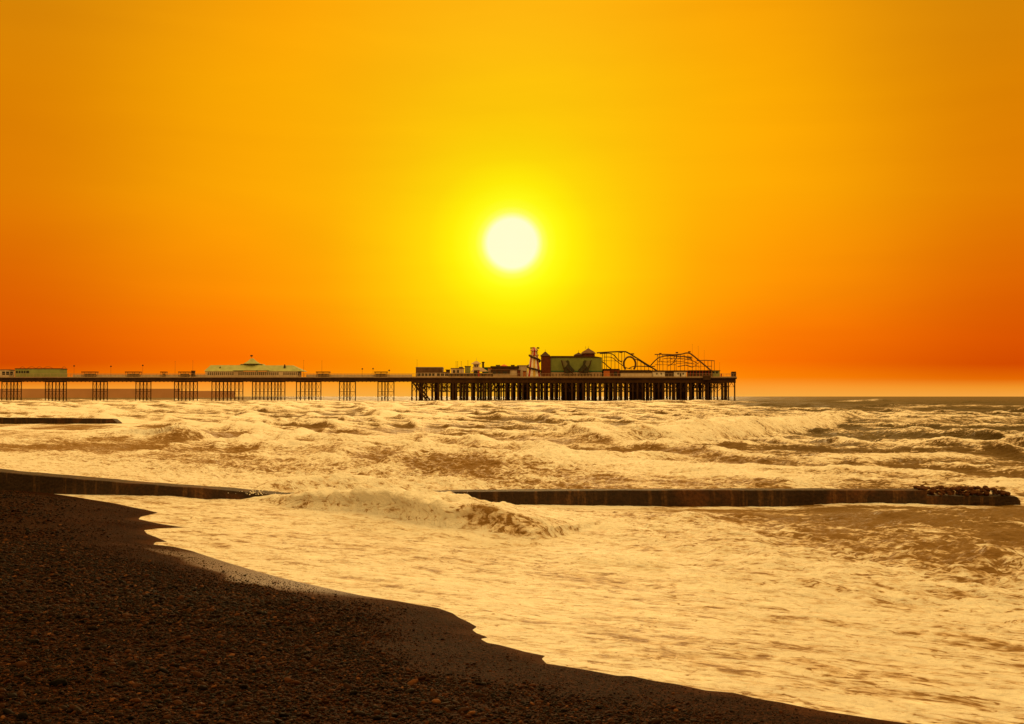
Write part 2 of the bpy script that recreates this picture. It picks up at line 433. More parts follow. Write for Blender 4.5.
# breakers: base line in the picture's ground plan, height in metres, run of the front and the back
BREAKERS = [
    # (line of (x px, y px, height)), front, back, lumps
    ([(236,506,.0),(268,508,.20),(300,512.5,.38),(340,517.5,.52),(390,523,.60),(425,528,.53),(455,532,.42),(485,535,.22),(505,537,.10),(520,539,0)], .42, 2.6, 1.0),
    ([(452,532,0),(478,534.5,.36),(500,537.5,.40),(522,540,.34),(538,541.5,.16),(545,542,0)], .40, 1.5, .5),
    ([(620,452,0),(660,448,.7),(705,447,1.0),(745,444,1.1),(785,437,1.05),(820,432,.9),(860,427,.7),(900,424,.3),(930,422,0)], 1.6, 9, .9),
    ([(150,444,0),(186,443.5,.55),(210,443,.85),(232,441,.65),(262,438,.2),(290,437,0)], 1.8, 7, .35),
    ([(560,407.5,0),(610,407,1.0),(680,406,1.35),(740,404.8,1.3),(764,404.2,1.0),(785,404,0)], 7, 22, .5),
    ([(262,446,0),(300,447,.3),(380,446,.45),(440,444,.3),(480,443,0)], 1.6, 6, .8),
    ([(900,431,0),(940,430,.5),(985,427,.7),(1040,425,.5),(1100,424,0)], 2.0, 8, .5),
    ([(250,496,0),(285,496,.34),(330,496,.42),(372,497,.35),(400,498,0)], .8, 1.6, 1.0),
    ([(540,462,0),(600,466,.25),(680,463,.34),(720,461,.15),(750,460,0)], 1.0, 4, .8),
    ([(760,466,0),(830,468,.2),(900,464,.25),(980,460,.2),(1030,458,0)], 1.0, 3.6, .8),
    ([(860,403.6,0),(880,403.4,1.1),(905,403.2,1.0),(925,403,0)], 7, 20, .3),
    ([(930,411.5,0),(955,411,.7),(990,410.5,.8),(1060,410,.5),(1090,410,0)], 5, 12, .3),
]
BK = []
for line, fr, bk, lump in BREAKERS:
    BK.append((np.array([gw(x,y)+(h,) for x,y,h in line]), fr, bk, lump))

def crest_field(px, py, pts):
    """signed distance (positive = seaward) to the crest line and the height along it"""
    best = np.full(px.shape, 1e18); sd_ = np.zeros(px.shape); hh = np.zeros(px.shape); ed = np.zeros(px.shape)
    n = len(pts)
    for k in range(n-1):
        x0,y0,h0 = pts[k]; x1,y1,h1 = pts[k+1]
        dx, dy = x1-x0, y1-y0; L2 = dx*dx+dy*dy+1e-9; L = math.sqrt(L2)
        tr = ((px-x0)*dx+(py-y0)*dy)/L2; t = np.clip(tr, 0, 1)
        d = (px-x0-t*dx)**2+(py-y0-t*dy)**2
        nx, ny = -dy/L, dx/L
        if ny < 0: nx, ny = -nx, -ny       # away from the camera = seaward
        sgn = (px-x0)*nx+(py-y0)*ny
        k_ = d < best
        best = np.where(k_, d, best); sd_ = np.where(k_, np.sign(sgn)*np.sqrt(d), sd_); hh = np.where(k_, h0+(h1-h0)*t, hh)
    return sd_, hh

def sea_fn(x, y):
    s = sdist(x, y)
    r = np.hypot(x, y)
    u = x*TN.x+y*TN.y; v = x*TT.x+y*TT.y
    far_ = sstep(60, 320, r)
    # finer detail fades where the rings of the mesh grow coarse
    ramp = sstep(1.5, 22, s)
    warp = 1.6*noise2(u*.035, v*.022, 2)
    h = np.zeros_like(x); cr = np.zeros_like(x); face = np.zeros_like(x); lip = np.zeros_like(x)
    for lam, amp, rotd, sd0, pw in ((24,.50,4,1,3.0),(13,.58,-9,2,3.2),(8,.64,14,3,3.2),(5.2,.52,-20,4,3.0),(3.1,.34,28,5,2.4)):
        a = R(rotd); uu = u*math.cos(a)+v*math.sin(a); vv = -u*math.sin(a)+v*math.cos(a)
        ph = 2*math.pi*uu/lam + 2.6*noise2(uu/lam/2.6, vv/lam/5, 20+sd0) + warp
        c = ((1+np.cos(ph))/2)**pw
        env = np.clip(.5+1.1*noise2(uu/lam/1.7+7, vv/lam/3.0, 30+sd0), .05, 1.3)
        lf = 1-sstep(lam*36, lam*80, r) if lam < 20 else 1
        h += amp*c*env*lf; cr += amp*c*env*lf; lip += c**2*env*lf*(1.0 if lam > 5 else .7)
        face += -np.sin(ph)*((1+np.cos(ph))/2)**(pw*.6)*env*lf*(.62 if lam > 5 else .5)
    sm = (.17*fbm(u*.8, v*.4, 5, 60, .55)+.10*np.abs(fbm(u*1.7+4, v*.9, 4, 66)))*(1-sstep(60,160,r))
    sm = sm + (.34*np.abs(fbm(u*1.5+9, v*.6, 4, 68, .6))+.05*fbm(u*4, v*1.8, 3, 69))*sstep(12,17,r)*(1-sstep(34,60,r))*sstep(4,9,s)
    gd = np.maximum(0, 1-polydist(x, y, [(-3,27.4),(12.2,27.4)])/3.2)      # the groyne stills the water next to it
    h = h + .27*np.clip(lip,0,1.2)*np.abs(fbm(u*1.1, v*.7, 4, 77, .6))*(1-sstep(90,220,r))
    h = (h*.8 - .16)*ramp*(.8+.45*far_) + sm*sstep(.6, 6, s)
    cr = cr*ramp
    # calm back of the groyne end and the smooth wash inshore
    wash = .035 + .035*noise2(u*.5, v*.25, 71) + .035*fbm(u*1.8, v*.8, 4, 72, .6)
    h = h + wash*sstep(-.5,1.6,s) + level(x, y, s)
    h = h*(1-.80*sstep(0,.55,gd)) - .01*gd
    h = h*(1-.5*sstep(17,21,y)*sstep(28.5,27,y)*sstep(-2,1.5,x))
    h = h*(1-.5*sstep(29,31,y)*sstep(50,36,y)*sstep(-1,4,x))
    g2 = np.maximum(0, 1-polydist(x, y, [(-95,108.5),(-35,108.5)])/16)
    h = h*(1-.93*sstep(0,.6,g2))
    h = h*(1-.6*sstep(66,80,y)*sstep(112,104,y)*sstep(-20,-34,x))
    ln = .75*np.maximum(h,0)*sstep(6,30,s)*(1-sstep(150,400,r))
    px_, py_ = x-TN.x*ln, y-TN.y*ln
    foamb = np.zeros_like(x); dark = np.zeros_like(x)
    wobx = .5*noise2(x*.35, y*.35, 90) + .18*noise2(x*1.3, y*1.3, 91)
    for pts, fr, bk, lump in BK:
        xmin, xmax = pts[:,0].min()-bk*1.5-3, pts[:,0].max()+bk*1.5+3
        ymin, ymax = pts[:,1].min()-bk*1.5-3, pts[:,1].max()+bk*3+3
        k = np.where((x>xmin)&(x<xmax)&(y>ymin)&(y<ymax))[0]
        if not len(k): continue
        d, H = crest_field(x[k], y[k], pts)
        scale = max(fr, .5)
        d = d + wobx[k]*min(scale,2.5)*.55
        dd = d - fr          # crest stands a front's run seaward of the base line
        rise = np.sqrt(np.clip(1-(dd/fr)**2, 0, 1))*.75+.25*sstep(-fr,0,dd) if lump > .45 and fr < 1 else sstep(-fr*1.05, 0, dd)
        prof = np.where(dd < 0, rise, np.exp(-(dd/bk*1.5)**2)*.75+.25*np.exp(-dd/bk*1.2))
        Hn = H*(1+.16*noise2(x[k]/scale*.6, y[k]/scale*.6, 93))
        bump = Hn*prof
        ls = min(1.0, max(.46, fr*.45))
        m = np.clip(bump/max(.3,pts[:,2].max())*1.4, 0, 1)*lump
        nz = fbm(x[k]/ls, y[k]/ls, 4, 95, .42)
        bill = np.abs(fbm(x[k]/ls*.8+3, y[k]/ls*.8, 3, 97))
        add = bump + m*(.17*nz + .17*bill)*min(H.max(),.6)
        h[k] = h[k]*(1-.6*np.clip(prof*H/max(.01,pts[:,2].max()),0,1)) + add
        # the face leans forward
        lean = (.55 if lump < .65 else .85)*bump*sstep(0.2,.9,prof)*np.where(dd<bk*.3,1,.4)
        px_[k] -= TN.x*lean*.8 ; py_[k] -= TN.y*lean*.8
        px_[k] += m*.10*nz*scale; py_[k] += m*.12*fbm(x[k]/ls+9, y[k]/ls, 3, 99)*scale
        fb = np.clip(H/max(.01,pts[:,2].max())*1.3,0,1)
        behind = np.where(dd > -fr*.4, np.exp(-np.maximum(dd,0)/(bk*1.5)), sstep(-fr*1.5,-fr*.4,dd))
        foamb[k] = np.maximum(foamb[k], fb*behind*(.45+.55*lump))
        dark[k] = np.maximum(dark[k], fb*(1-lump)*sstep(-fr*1.3,-fr*.8,dd)*(1-sstep(-fr*.35,fr*.1,dd)))
    # how foamy the surf is: solid in the wash, streaked further out, hardly any past the break
    azd = np.degrees(np.arctan2(x, y))
    rmax = np.interp(azd, [-40,-24,-10,0,5,8.5,10.5,12.5,16,23,40], [1500,1300,1000,800,560,400,330,230,190,165,150])
    rmax = rmax*(1+.13*noise2(x*.02,y*.02,41))
    out = 1-sstep(.86, 1.12, r/rmax)
    inn = 1-sstep(5, 15, s)
    pat = fbm(u*.16, v*.06, 4, 43)
    pat2 = fbm(u*.55, v*.20, 4, 47)
    pat3 = fbm(u*.045, v*.02, 3, 49)
    left = sstep(4, -14, azd)
    base = .52 + .18*left + .40*pat + .42*pat2 + .26*pat3
    base = base - .11*sstep(45,110,r)*(1-.55*left)
    base = base + .22*np.clip(cr-.6, -.5, .7) - .55*np.clip(face,-.45,1)*ramp + .52*np.clip(lip-.25,-.2,.9)*ramp
    right_patch = (np.exp(-(((azd-14)/11)**2)))*sstep(14,19,r)*(1-sstep(25,29,r))
    base = base - .10*right_patch + .42*right_patch*pat2
    swash = .84 + .26*pat2 + .16*pat
    f = base*(1-inn) + swash*inn
    f = f - .13*sstep(9,16,azd)*sstep(3,8,s)
    f = f*out + (1-out)*(-.15+.35*pat2+.28*np.clip(cr-.5,0,1))
    f = np.maximum(f, foamb*1.05 + .12*pat2*foamb) - .55*dark
    fl = np.abs(27.15-y-.25*noise2(x*.9,y*.5,57))
    f = f + .75*sstep(.75,.1,fl)*sstep(0,1.5,x)*sstep(10.3,8,x)*(.45+.9*noise2(x*.8,y*.8,58)+.3)
    # backwash sheet behind the groyne at the left
    a = polydist(x, y, [gw(-80,452), gw(48,450)])
    f = f - .42*sstep(7, 2, a)
    f = np.where(s < .5, np.maximum(f, .85), f)
    px_ = np.where(s>1, px_, x); py_ = np.where(s>1, py_, y)
    h = np.where(r > 3000, 0, h)
    # the sheet dips under the beach on the landward side
    h = np.where(s < -.6, -.4-.0*s, h)
    h = np.where((s >= -.6)&(s < 0), h*1.0 + s*.03, h)
    bz = beach_z(x, y, s)
    h = np.where(s < -.6, np.minimum(h, bz-.5), h)
    shallow = (.35+.65*(1-sstep(10, 60, s)))*(1-.8*(1-out)) - .35*sstep(8,15,azd)*(1-inn)
    return px_, py_, h, f, np.clip(shallow,0,1)
rs = np.concatenate([np.linspace(2, 8.4, 12), np.geomspace(8.5, 900, 1500), np.geomspace(910, 60000, 60)])
sea = grid_mesh('sea_water', rs, azimuths(1180, 30), sea_fn, [sea_material()], ['foam','shallow'])
tag(sea, kind='structure')

# ================================================================== pebbles
def pebble_material():
    m, nt, N = node_mat('pebble')
    t = N('ShaderNodeAttribute', attribute_name='tone').outputs['Fac']
    tcn = N('ShaderNodeTexCoord')
    c = N('ShaderNodeValToRGB', {0: t}); e = c.color_ramp.elements
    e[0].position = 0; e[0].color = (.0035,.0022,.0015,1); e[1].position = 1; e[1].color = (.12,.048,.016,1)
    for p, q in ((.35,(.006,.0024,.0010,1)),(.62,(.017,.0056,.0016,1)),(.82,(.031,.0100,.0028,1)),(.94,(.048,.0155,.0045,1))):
        k = e.new(p); k.color = q
    n = N('ShaderNodeTexNoise', {'Vector': tcn.outputs['Object'], 'Scale': 60.0, 'Detail': 4.0}).outputs[0]
    v = N('ShaderNodeMapRange', {0: n, 1: .3, 2: .7, 3: .7, 4: 1.3}).outputs[0]
    col = N('ShaderNodeMix', {0: 1.0, 6: c.outputs[0], 7: v}, data_type='RGBA', blend_type='MULTIPLY').outputs[2]
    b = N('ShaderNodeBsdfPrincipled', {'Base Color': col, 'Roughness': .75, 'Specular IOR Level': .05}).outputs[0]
    N('ShaderNodeOutputMaterial', {0: b})
    return m
PEB = pebble_material()
def ico(sub):
    bm = bmesh.new(); bmesh.ops.create_icosphere(bm, subdivisions=sub, radius=1)
    v = np.array([tuple(q.co) for q in bm.verts]); f = np.array([[q.index for q in t.verts] for t in bm.faces]); bm.free()
    return v, f
def ground_at(x, y):
    s = sdist(x, y); return beach_z(x, y, s), s
def pebble_cloud(n, r0, r1, sub, amed, amax, band=False):
    v, f = ico(sub)
    r = np.sqrt(rng.uniform(r0*r0, r1*r1, n*3)); a = np.radians(rng.uniform(-29, 24, n*3))
    x = r*np.sin(a); y = r*np.cos(a)
    z, s = ground_at(x, y)
    p = .10 + .9*sstep(-.7, -2.0, s + .9*noise2(x*.7,y*.35,51) + .5*noise2(x*2.2,y*1.4,52))
    p = p*(.62+.6*sstep(-.25,.2,noise2(x*.55,y*.4,53)))
    if band: p = sstep(-3.2,-2.2,s)*(.35+.65*sstep(-.3,.3,noise2(x*.9,y*.6,55)))
    k = (s < (-.12 if band else -.35)) & (rng.random(len(x)) < p)
    k = np.where(k)[0][:n]
    x, y, z, s = x[k], y[k], z[k], s[k]; m = len(k)
    size = np.clip(amed*np.exp(rng.normal(0,.42,m)), .006, amax)*(1-.45*sstep(-2.2,-.6,s))
    yaw = rng.uniform(0, 2*math.pi, m)
    sx = size; sy = size*rng.uniform(.62,.95,m); sz = size*rng.uniform(.35,.62,m)
    V = v[None]*(1+rng.normal(0,.10,(m,len(v),1)))
    V = V*np.stack([sx,sy,sz],1)[:,None,:]
    tx = rng.normal(0,.22,m); ty = rng.normal(0,.22,m)
    X, Y, Z = V[...,0], V[...,1], V[...,2]
    Z = Z + X*tx[:,None] + Y*ty[:,None]
    c, sn = np.cos(yaw)[:,None], np.sin(yaw)[:,None]
    X2 = X*c - Y*sn + x[:,None]; Y2 = X*sn + Y*c + y[:,None]; Z2 = Z + (z+sz*.45)[:,None]
    co = np.stack([X2,Y2,Z2],-1).reshape(-1,3)
    F = (f[None]+(np.arange(m)*len(v))[:,None,None]).reshape(-1,3)
    tone = np.repeat(np.clip(rng.beta(1.15,1.25,m),0,1), len(v))
    return co, F, tone
def pebbles():
    cs, fs, ts = [], [], []; o = 0
    for args in ((11000, 6.0, 12.5, 2, .0145, .045), (52000, 12.0, 20, 1, .015, .045), (26000, 19.5, 34, 1, .018, .05), (38000, 6.0, 13, 1, .009, .02), (42000, 8.5, 21, 1, .0075, .02, True)):
        c, f, t = pebble_cloud(*args); cs.append(c); fs.append(f+o); ts.append(t); o += len(c)
    c = np.vstack(cs).astype(np.float32); f = np.vstack(fs).astype(np.int32); t = np.concatenate(ts).astype(np.float32)
    me = bpy.data.meshes.new('pebbles')
    me.vertices.add(len(c)); me.vertices.foreach_set('co', c.ravel())
    me.loops.add(f.size); me.loops.foreach_set('vertex_index', f.ravel())
    me.polygons.add(len(f)); me.polygons.foreach_set('loop_start', np.arange(0, f.size, 3, dtype=np.int32))
    me.update(calc_edges=True); me.polygons.foreach_set('use_smooth', np.ones(len(f), bool))
    a = me.attributes.new('tone','FLOAT','POINT'); a.data.foreach_set('value', t)
    me.materials.append(PEB)
    ob = bpy.data.objects.new('pebbles', me); COL.objects.link(ob)
    tag(ob, 'dark brown and grey pebbles covering the shingle beach', None, None, 'stuff')
pebbles()

# a few stones big enough to pick out
stone_mat = MAT('stone', (.004,.003,.0025), .9, .04, .4, 25, .3, 60)
def stone(x, y, size, flat, label, seed):
    rs_ = np.random.default_rng(seed)
    z0 = .12
    for _ in range(8):                                    # let it rest on the bank where the ray meets the ground
        X, Y = gw(x, y, z0); z0 = float(ground_at(np.array([X]), np.array([Y]))[0][0])
    v, f = ico(3)
    n = fbm(v[:,0]*1.1+seed, v[:,1]*1.1+v[:,2], 3, seed % 50)
    v = v*(1+.28*n[:,None])
    a = rs_.uniform(0, 6.3); c, s_ = math.cos(a), math.sin(a)
    vx = v[:,0]*size; vy = v[:,1]*size*.7; vz = v[:,2]*size*flat
    mb = MB(); mb.add(np.stack([vx*c-vy*s_+X, vx*s_+vy*c+Y, vz+z0+size*flat*.55],1).tolist(), f.tolist())
    o = mb.build('stone', stone_mat, None, True)
    tag(o, label, 'stone')
stone(62, 683, .06, .5, 'largest dark stone lying alone near the lower left corner of the beach', 3)
stone(26, 716, .04, .6, 'blackish round stone at the very bottom left edge of the beach', 4)

# ================================================================== groynes
def wall_material(name, base, rust, drip):
    m, nt, N = node_mat(name)
    tcn = N('ShaderNodeTexCoord')
    st = N('ShaderNodeMapping', {'Vector': tcn.outputs['Object'], 'Scale': (3.6,3.6,.35)}).outputs[0]
    n1 = N('ShaderNodeTexNoise', {'Vector': st, 'Scale': 1.5, 'Detail': 7.0, 'Roughness': .65}).outputs[0]
    n2 = N('ShaderNodeTexNoise', {'Vector': tcn.outputs['Object'], 'Scale': .9, 'Detail': 6.0}).outputs[0]
    n3 = N('ShaderNodeTexNoise', {'Vector': tcn.outputs['Object'], 'Scale': 16.0, 'Detail': 6.0}).outputs[0]
    r1 = N('ShaderNodeMapRange', {0: n1, 1: .52, 2: .66}, interpolation_type='SMOOTHSTEP').outputs[0]
    r2 = N('ShaderNodeMapRange', {0: n2, 1: .5, 2: .68}, interpolation_type='SMOOTHSTEP').outputs[0]
    c = N('ShaderNodeMix', {0: N('ShaderNodeMath', {0: r2, 1: .75}, operation='MULTIPLY').outputs[0], 6: base, 7: rust}, data_type='RGBA').outputs[2]
    c = N('ShaderNodeMix', {0: N('ShaderNodeMath', {0: r1, 1: .55}, operation='MULTIPLY').outputs[0], 6: c, 7: drip}, data_type='RGBA').outputs[2]
    c = N('ShaderNodeMix', {0: 1.0, 6: c, 7: N('ShaderNodeMapRange', {0: n3, 1: .3, 2: .7, 3: .6, 4: 1.4}).outputs[0]}, data_type='RGBA', blend_type='MULTIPLY').outputs[2]
    bp = N('ShaderNodeBump', {'Strength': .8, 'Distance': .04, 'Height': N('ShaderNodeMath', {0: n1, 1: n3}, operation='ADD').outputs[0]}).outputs[0]
    b = N('ShaderNodeBsdfPrincipled', {'Base Color': c, 'Roughness': .7, 'Specular IOR Level': .25, 'Normal': bp}).outputs[0]
    N('ShaderNodeOutputMaterial', {0: b})
    return m
GW = wall_material('groyne_concrete', (.024,.0105,.0040,1), (.085,.030,.0085,1), (.13,.062,.020,1))
def wall_sweep(path, thick, step, bottom=-.6, rough=.03, seed=1, endround=0.0):
    """a wall following (x, y, top z); worn top and faces"""
    pts = []
    for (a,b) in zip(path, path[1:]):
        L = math.hypot(b[0]-a[0], b[1]-a[1]); n = max(1, int(L/step))
        for i in range(n): t = i/n; pts.append([a[k]+(b[k]-a[k])*t for k in range(3)])
    pts.append(list(path[-1])); pts = np.array(pts)
    d = np.gradient(pts[:,:2], axis=0); d /= np.linalg.norm(d, axis=1)[:,None]
    nrm_ = np.stack([-d[:,1], d[:,0]], 1); nrm_[nrm_[:,1] < 0] *= -1
    arc = np.concatenate([[0], np.cumsum(np.linalg.norm(np.diff(pts[:,:2],axis=0),axis=1))])
    prof = [(0,0.0,0),(0,.25,0),(0,.5,0),(0,.7,0),(0,.85,0),(0.0,.985,0),(.03,1.0,1),(.3,1.0,1),(.6,1.0,1),(.94,1.0,1),(1,.95,0),(1,.6,0),(1,0,0)]
    n = len(pts); vs = []
    rem = arc[-1]-arc
    for j,(u,w,top) in enumerate(prof):
        nz = fbm(arc*1.1+j*.37, np.full(n, j*.5), 4, seed)
        n2_ = fbm(arc*3.3, np.full(n, j*.8+9), 3, seed+5)
        topz = pts[:,2] + rough*1.1*fbm(arc*.9, np.full(n,u*1.5), 4, seed+9)
        if endround: topz = topz - np.maximum(0, 1-rem/endround)**2*.10
        z = bottom + (topz-bottom)*w
        off = thick*u + (rough*nz + rough*.5*n2_)*(1 if u in (0,1) else .2)
        vs.append(np.stack([pts[:,0]+nrm_[:,0]*off, pts[:,1]+nrm_[:,1]*off, z],1))
    V = np.concatenate(vs); m = len(prof)
    fs = [(j*n+i, j*n+i+1, (j+1)*n+i+1, (j+1)*n+i) for j in range(m-1) for i in range(n-1)]
    fs += [tuple(j*n for j in range(m)), tuple(j*n+n-1 for j in range(m))]
    mb = MB(); mb.add(V.tolist(), fs); return mb
def top_pt(x, y, z): return gw(x, y, z) + (z,)
gpath = [top_pt(*p) for p in [(-330,437,1.1),(-120,458,.82),(0,471.5,.62),(133,483,.45),(219,489,.36),(277,494.4,.28),(390,493.6,.29),(450,491.6,.335),(560,490.4,.365),(680,490,.372),(800,489.8,.376),(926,490,.372)]]
g = empty('groyne', (gpath[5][0], gpath[5][1], 0), 'long dark concrete groyne running from the shingle beach across the near surf', 'groyne')
wall_sweep(gpath, .55, .12, rough=.016, seed=3).build('wall', GW, g)
epath = [top_pt(922,495.8,.235), top_pt(980,495.6,.24), top_pt(1018.5,496,.23)]
o = wall_sweep([(a, b-.03, c) for a,b,c in epath], .8, .06, rough=.03, seed=8, endround=.12).build('end_block', GW, g)
# rocks piled on the low end
rock_mat = MAT('mussel_rock', (.085,.032,.012), .8, .1, .5, 12, .6, 40)
rv, rf = ico(2)
for i in range(190):
    t = random.random(); lay = random.random()
    xp = 917 + 91*t
    X0 = (xp-CX)/F_PX*27.5
    sz = random.uniform(.026,.060)
    top = .245 if xp > 925 else .375
    hgt_ = (.16 if xp > 925 else .04)*(1-max(0,(xp-985)/23)**1.5)
    z = top + sz*.3 + lay*hgt_
    y = 27.33 + random.uniform(.0,.60)*(1-.3*lay)
    V = rv*(1+.35*fbm(rv[:,0]*1.3+i*3, rv[:,1]*1.3+rv[:,2], 3, i)[:,None])*np.array([sz*random.uniform(1,1.4), sz, sz*random.uniform(.6,.85)])
    mb = MB(); mb.add((V+np.array([X0,y,z])).tolist(), rf.tolist())
    tag(mb.build('rock', rock_mat), 'small brown rock in the rough pile on top of the seaward end of the groyne', 'rock', 'rocks piled on the groyne end')
# the next groyne along the beach
p2 = [top_pt(*p) for p in [(-200,414.2,.9),(-60,416.6,.66),(0,417.6,.575),(60,418.1,.53),(118,418.7,.45)]]
p2 = [(x, 109.5+(x+46)*-.02, z) for x, y, z in p2]
g2 = wall_sweep(p2+[(p2[-1][0]+.45, p2[-1][1], .12)], 1.4, .5, rough=.06, seed=21).build('groyne', GW)
tag(g2, 'distant low dark groyne in the foam at the left, well below the pier', 'groyne')
# harbour arm on the horizon, its concrete colour lightened to stand for haze
HB = MAT('hazed_concrete', (.42,.22,.10), .9, .1, .12, .02)
mb = MB(); k = 2600/1200
for x0, x1, yt in ((-260,176,388.7),(176,232,390.9)):
    mb.frus(((x0-CX)*k, (x1-CX)*k, 2600, 2640), -3, ((x0-CX)*k, (x1-CX)*k-(3 if x1>200 else 0), 2606, 2634), 2.5+(396.5-yt)*k)
tag(mb.build('harbour_breakwater', HB), 'pale brown harbour breakwater on the horizon behind the left piles of the pier', 'breakwater')

# ================================================================== flying spray and foam flecks thrown up at the groyne
FLK = MAT('foam_fleck', (.85,.83,.77), .6, .2, .05, 5)
fv, ff = ico(1)
mb = MB()
for i in range(380):
    c = random.random()
    if c < .2: xp = random.gauss(262, 12); zb = random.uniform(.28,.46); Y = 27.0+random.uniform(-.2,.3)
    elif c < .75: xp = random.uniform(275, 400); zb = .46+abs(random.gauss(0,.12)); Y = 26.6+random.uniform(-.6,.5)
    else: xp = random.uniform(380, 470); zb = .38+abs(random.gauss(0,.07)); Y = 25.2+random.uniform(-.5,.5)
    sz = random.uniform(.004,.014)
    V = fv*np.array([sz*1.3, sz, sz]) + np.array([(xp-CX)/F_PX*Y, Y, zb])
    mb.add(V.tolist(), ff.tolist())
sp = mb.build('spray', FLK); tag(sp, 'pale droplets of spray thrown up where the wave hits the groyne', None, None, 'stuff')

# ================================================================== the pier
PY = 667.0; K = PY/F_PX
def X(x, Y=PY): return (x-CX)/F_PX*Y
def Z(y, Y=PY): return EYE + (HY-y)/F_PX*Y
M_iron = MAT('hazed_iron', (.055,.026,.009), .8, .1, .3, .3)  # near-black iron made warm brown, distance haze put into the colour
M_deck = MAT('hazed_timber', (.050,.024,.009), .9, .1, .3, .3)  # timber colour raised the same way to imitate haze
M_pale = MAT('pale_paint', (.62,.50,.36), .8, .1, .12, .4)
M_rail = MAT('rail_paint', (.42,.30,.18), .8, .1, .12, .4)
M_dark = MAT('dark_cladding', (.065,.034,.016), .8, .1, .3, .5)
M_mid = MAT('brown_cladding', (.14,.078,.04), .8, .1, .3, .5)
M_brick = MAT('brown_brick', (.12,.032,.012), .85, .1, .25, .7)
M_green = MAT('green_cladding', (.21,.25,.07), .8, .1, .15, .3)
M_olive = MAT('olive_roof', (.34,.36,.14), .8, .1, .15, .4)
M_ogreen = MAT('olive_wall', (.27,.30,.11), .8, .1, .12, .3)
M_teal = MAT('teal_trim', (.03,.13,.07), .8, .1, .2, .5)
M_sling = MAT('deckchair_canvas', (.055,.05,.028), .9, .05, .3, 1)
M_glass = MAT('dark_glass', (.02,.016,.012), .3, .4, .2, .5)
M_red = MAT('red_paint', (.40,.035,.02), .7, .2, .2, .5)
M_white = MAT('white_paint', (.78,.72,.62), .7, .2, .08, .5)
M_yel = MAT('yellow_paint', (.65,.42,.06), .7, .2, .1, .5)
M_orange = MAT('orange_roof', (.55,.16,.04), .8, .1, .2, .5)
M_grey = MAT('grey_roof', (.26,.23,.18), .8, .1, .2, .5)
M_head = MAT('faded_canvas', (.16,.15,.08), .8, .1, .2, 1)
M_coast = MAT('hazed_ride_steel', (.07,.045,.02), .7, .2, .3, .3)  # steel browned to imitate haze over the pier
M_coast2 = MAT('hazed_brown_ride_steel', (.17,.085,.03), .7, .2, .3, .3)  # paler steel, with the haze carried in its colour
DT = 13.3       # deck height over the water

pier = empty('pier', (X(574), PY, 0), 'long dark seaside pier on iron piles crossing the horizon', 'pier')
XL, XH0, XH1 = X(-230), X(412), X(736.5)
m = MB(); m.box(XL, XH0-.01, PY, PY+15, DT-1.0, DT); m.box(XH0, XH1, PY-1, PY+62, DT-1.1, DT+.0); m.build('deck', M_deck, pier)
m = MB()                                            # girders under the deck, with little brackets along the lower edge
m.box(XL, XH0, PY+.4, PY+.9, DT-2.4, DT-1.0); m.box(XL, XH0, PY+14, PY+14.5, DT-2.4, DT-1.0)
x = XL
while x < XH0: m.box(x, x+.5, PY+.3, PY+1.2, DT-2.75, DT-2.4); x += 2.3
m.box(XH0+.02, XH1-.5, PY-.5, PY+.1, DT-3.2, DT-1.1)
for k_ in range(1, 6): m.box(XH0+.5, XH1-.7, PY+k_*11, PY+k_*11+.5, DT-3.0, DT-1.1)
m.build('girder', M_iron, pier)
m = MB(); m.box(XL, XH0, PY-.12, PY-.004, DT-.25, DT+.16); m.box(XH0+.02, XH1, PY-1.12, PY-1.004, DT-.3, DT+.32); m.build('deck_edge', M_rail, pier)
def railing(x0, x1, Y, h=1.9, step=1.9):
    m = MB(); m.bar((x0,Y,DT+h), (x1,Y,DT+h), .09, 4); m.bar((x0,Y,DT+h*.55), (x1,Y,DT+h*.55), .05, 4)
    x = x0
    while x <= x1: m.bar((x,Y,DT), (x,Y,DT+h), .07, 4); x += step
    return m
railing(XL, XH0, PY+.1).build('railing', M_rail, pier)
railing(XL, XH0, PY+14.8).build('railing', M_rail, pier)
railing(XH0, XH1, PY-.9).build('railing', M_rail, pier)
m = railing(X(700), XH1, PY+61); m.bar((XH1,PY-.9,DT+1.9), (XH1,PY+61,DT+1.9), .09, 4); m.build('railing', M_rail, pier)
m = MB(); m.box(X(733), X(736.8), PY+2, PY+6, DT, DT+3.1); m.build('end_screen', M_dark, pier)
m = MB(); m.box(X(702.5), X(710), PY-2.6, PY-1.2, DT-1.6, DT+.9); m.build('landing_stage', M_dark, pier)
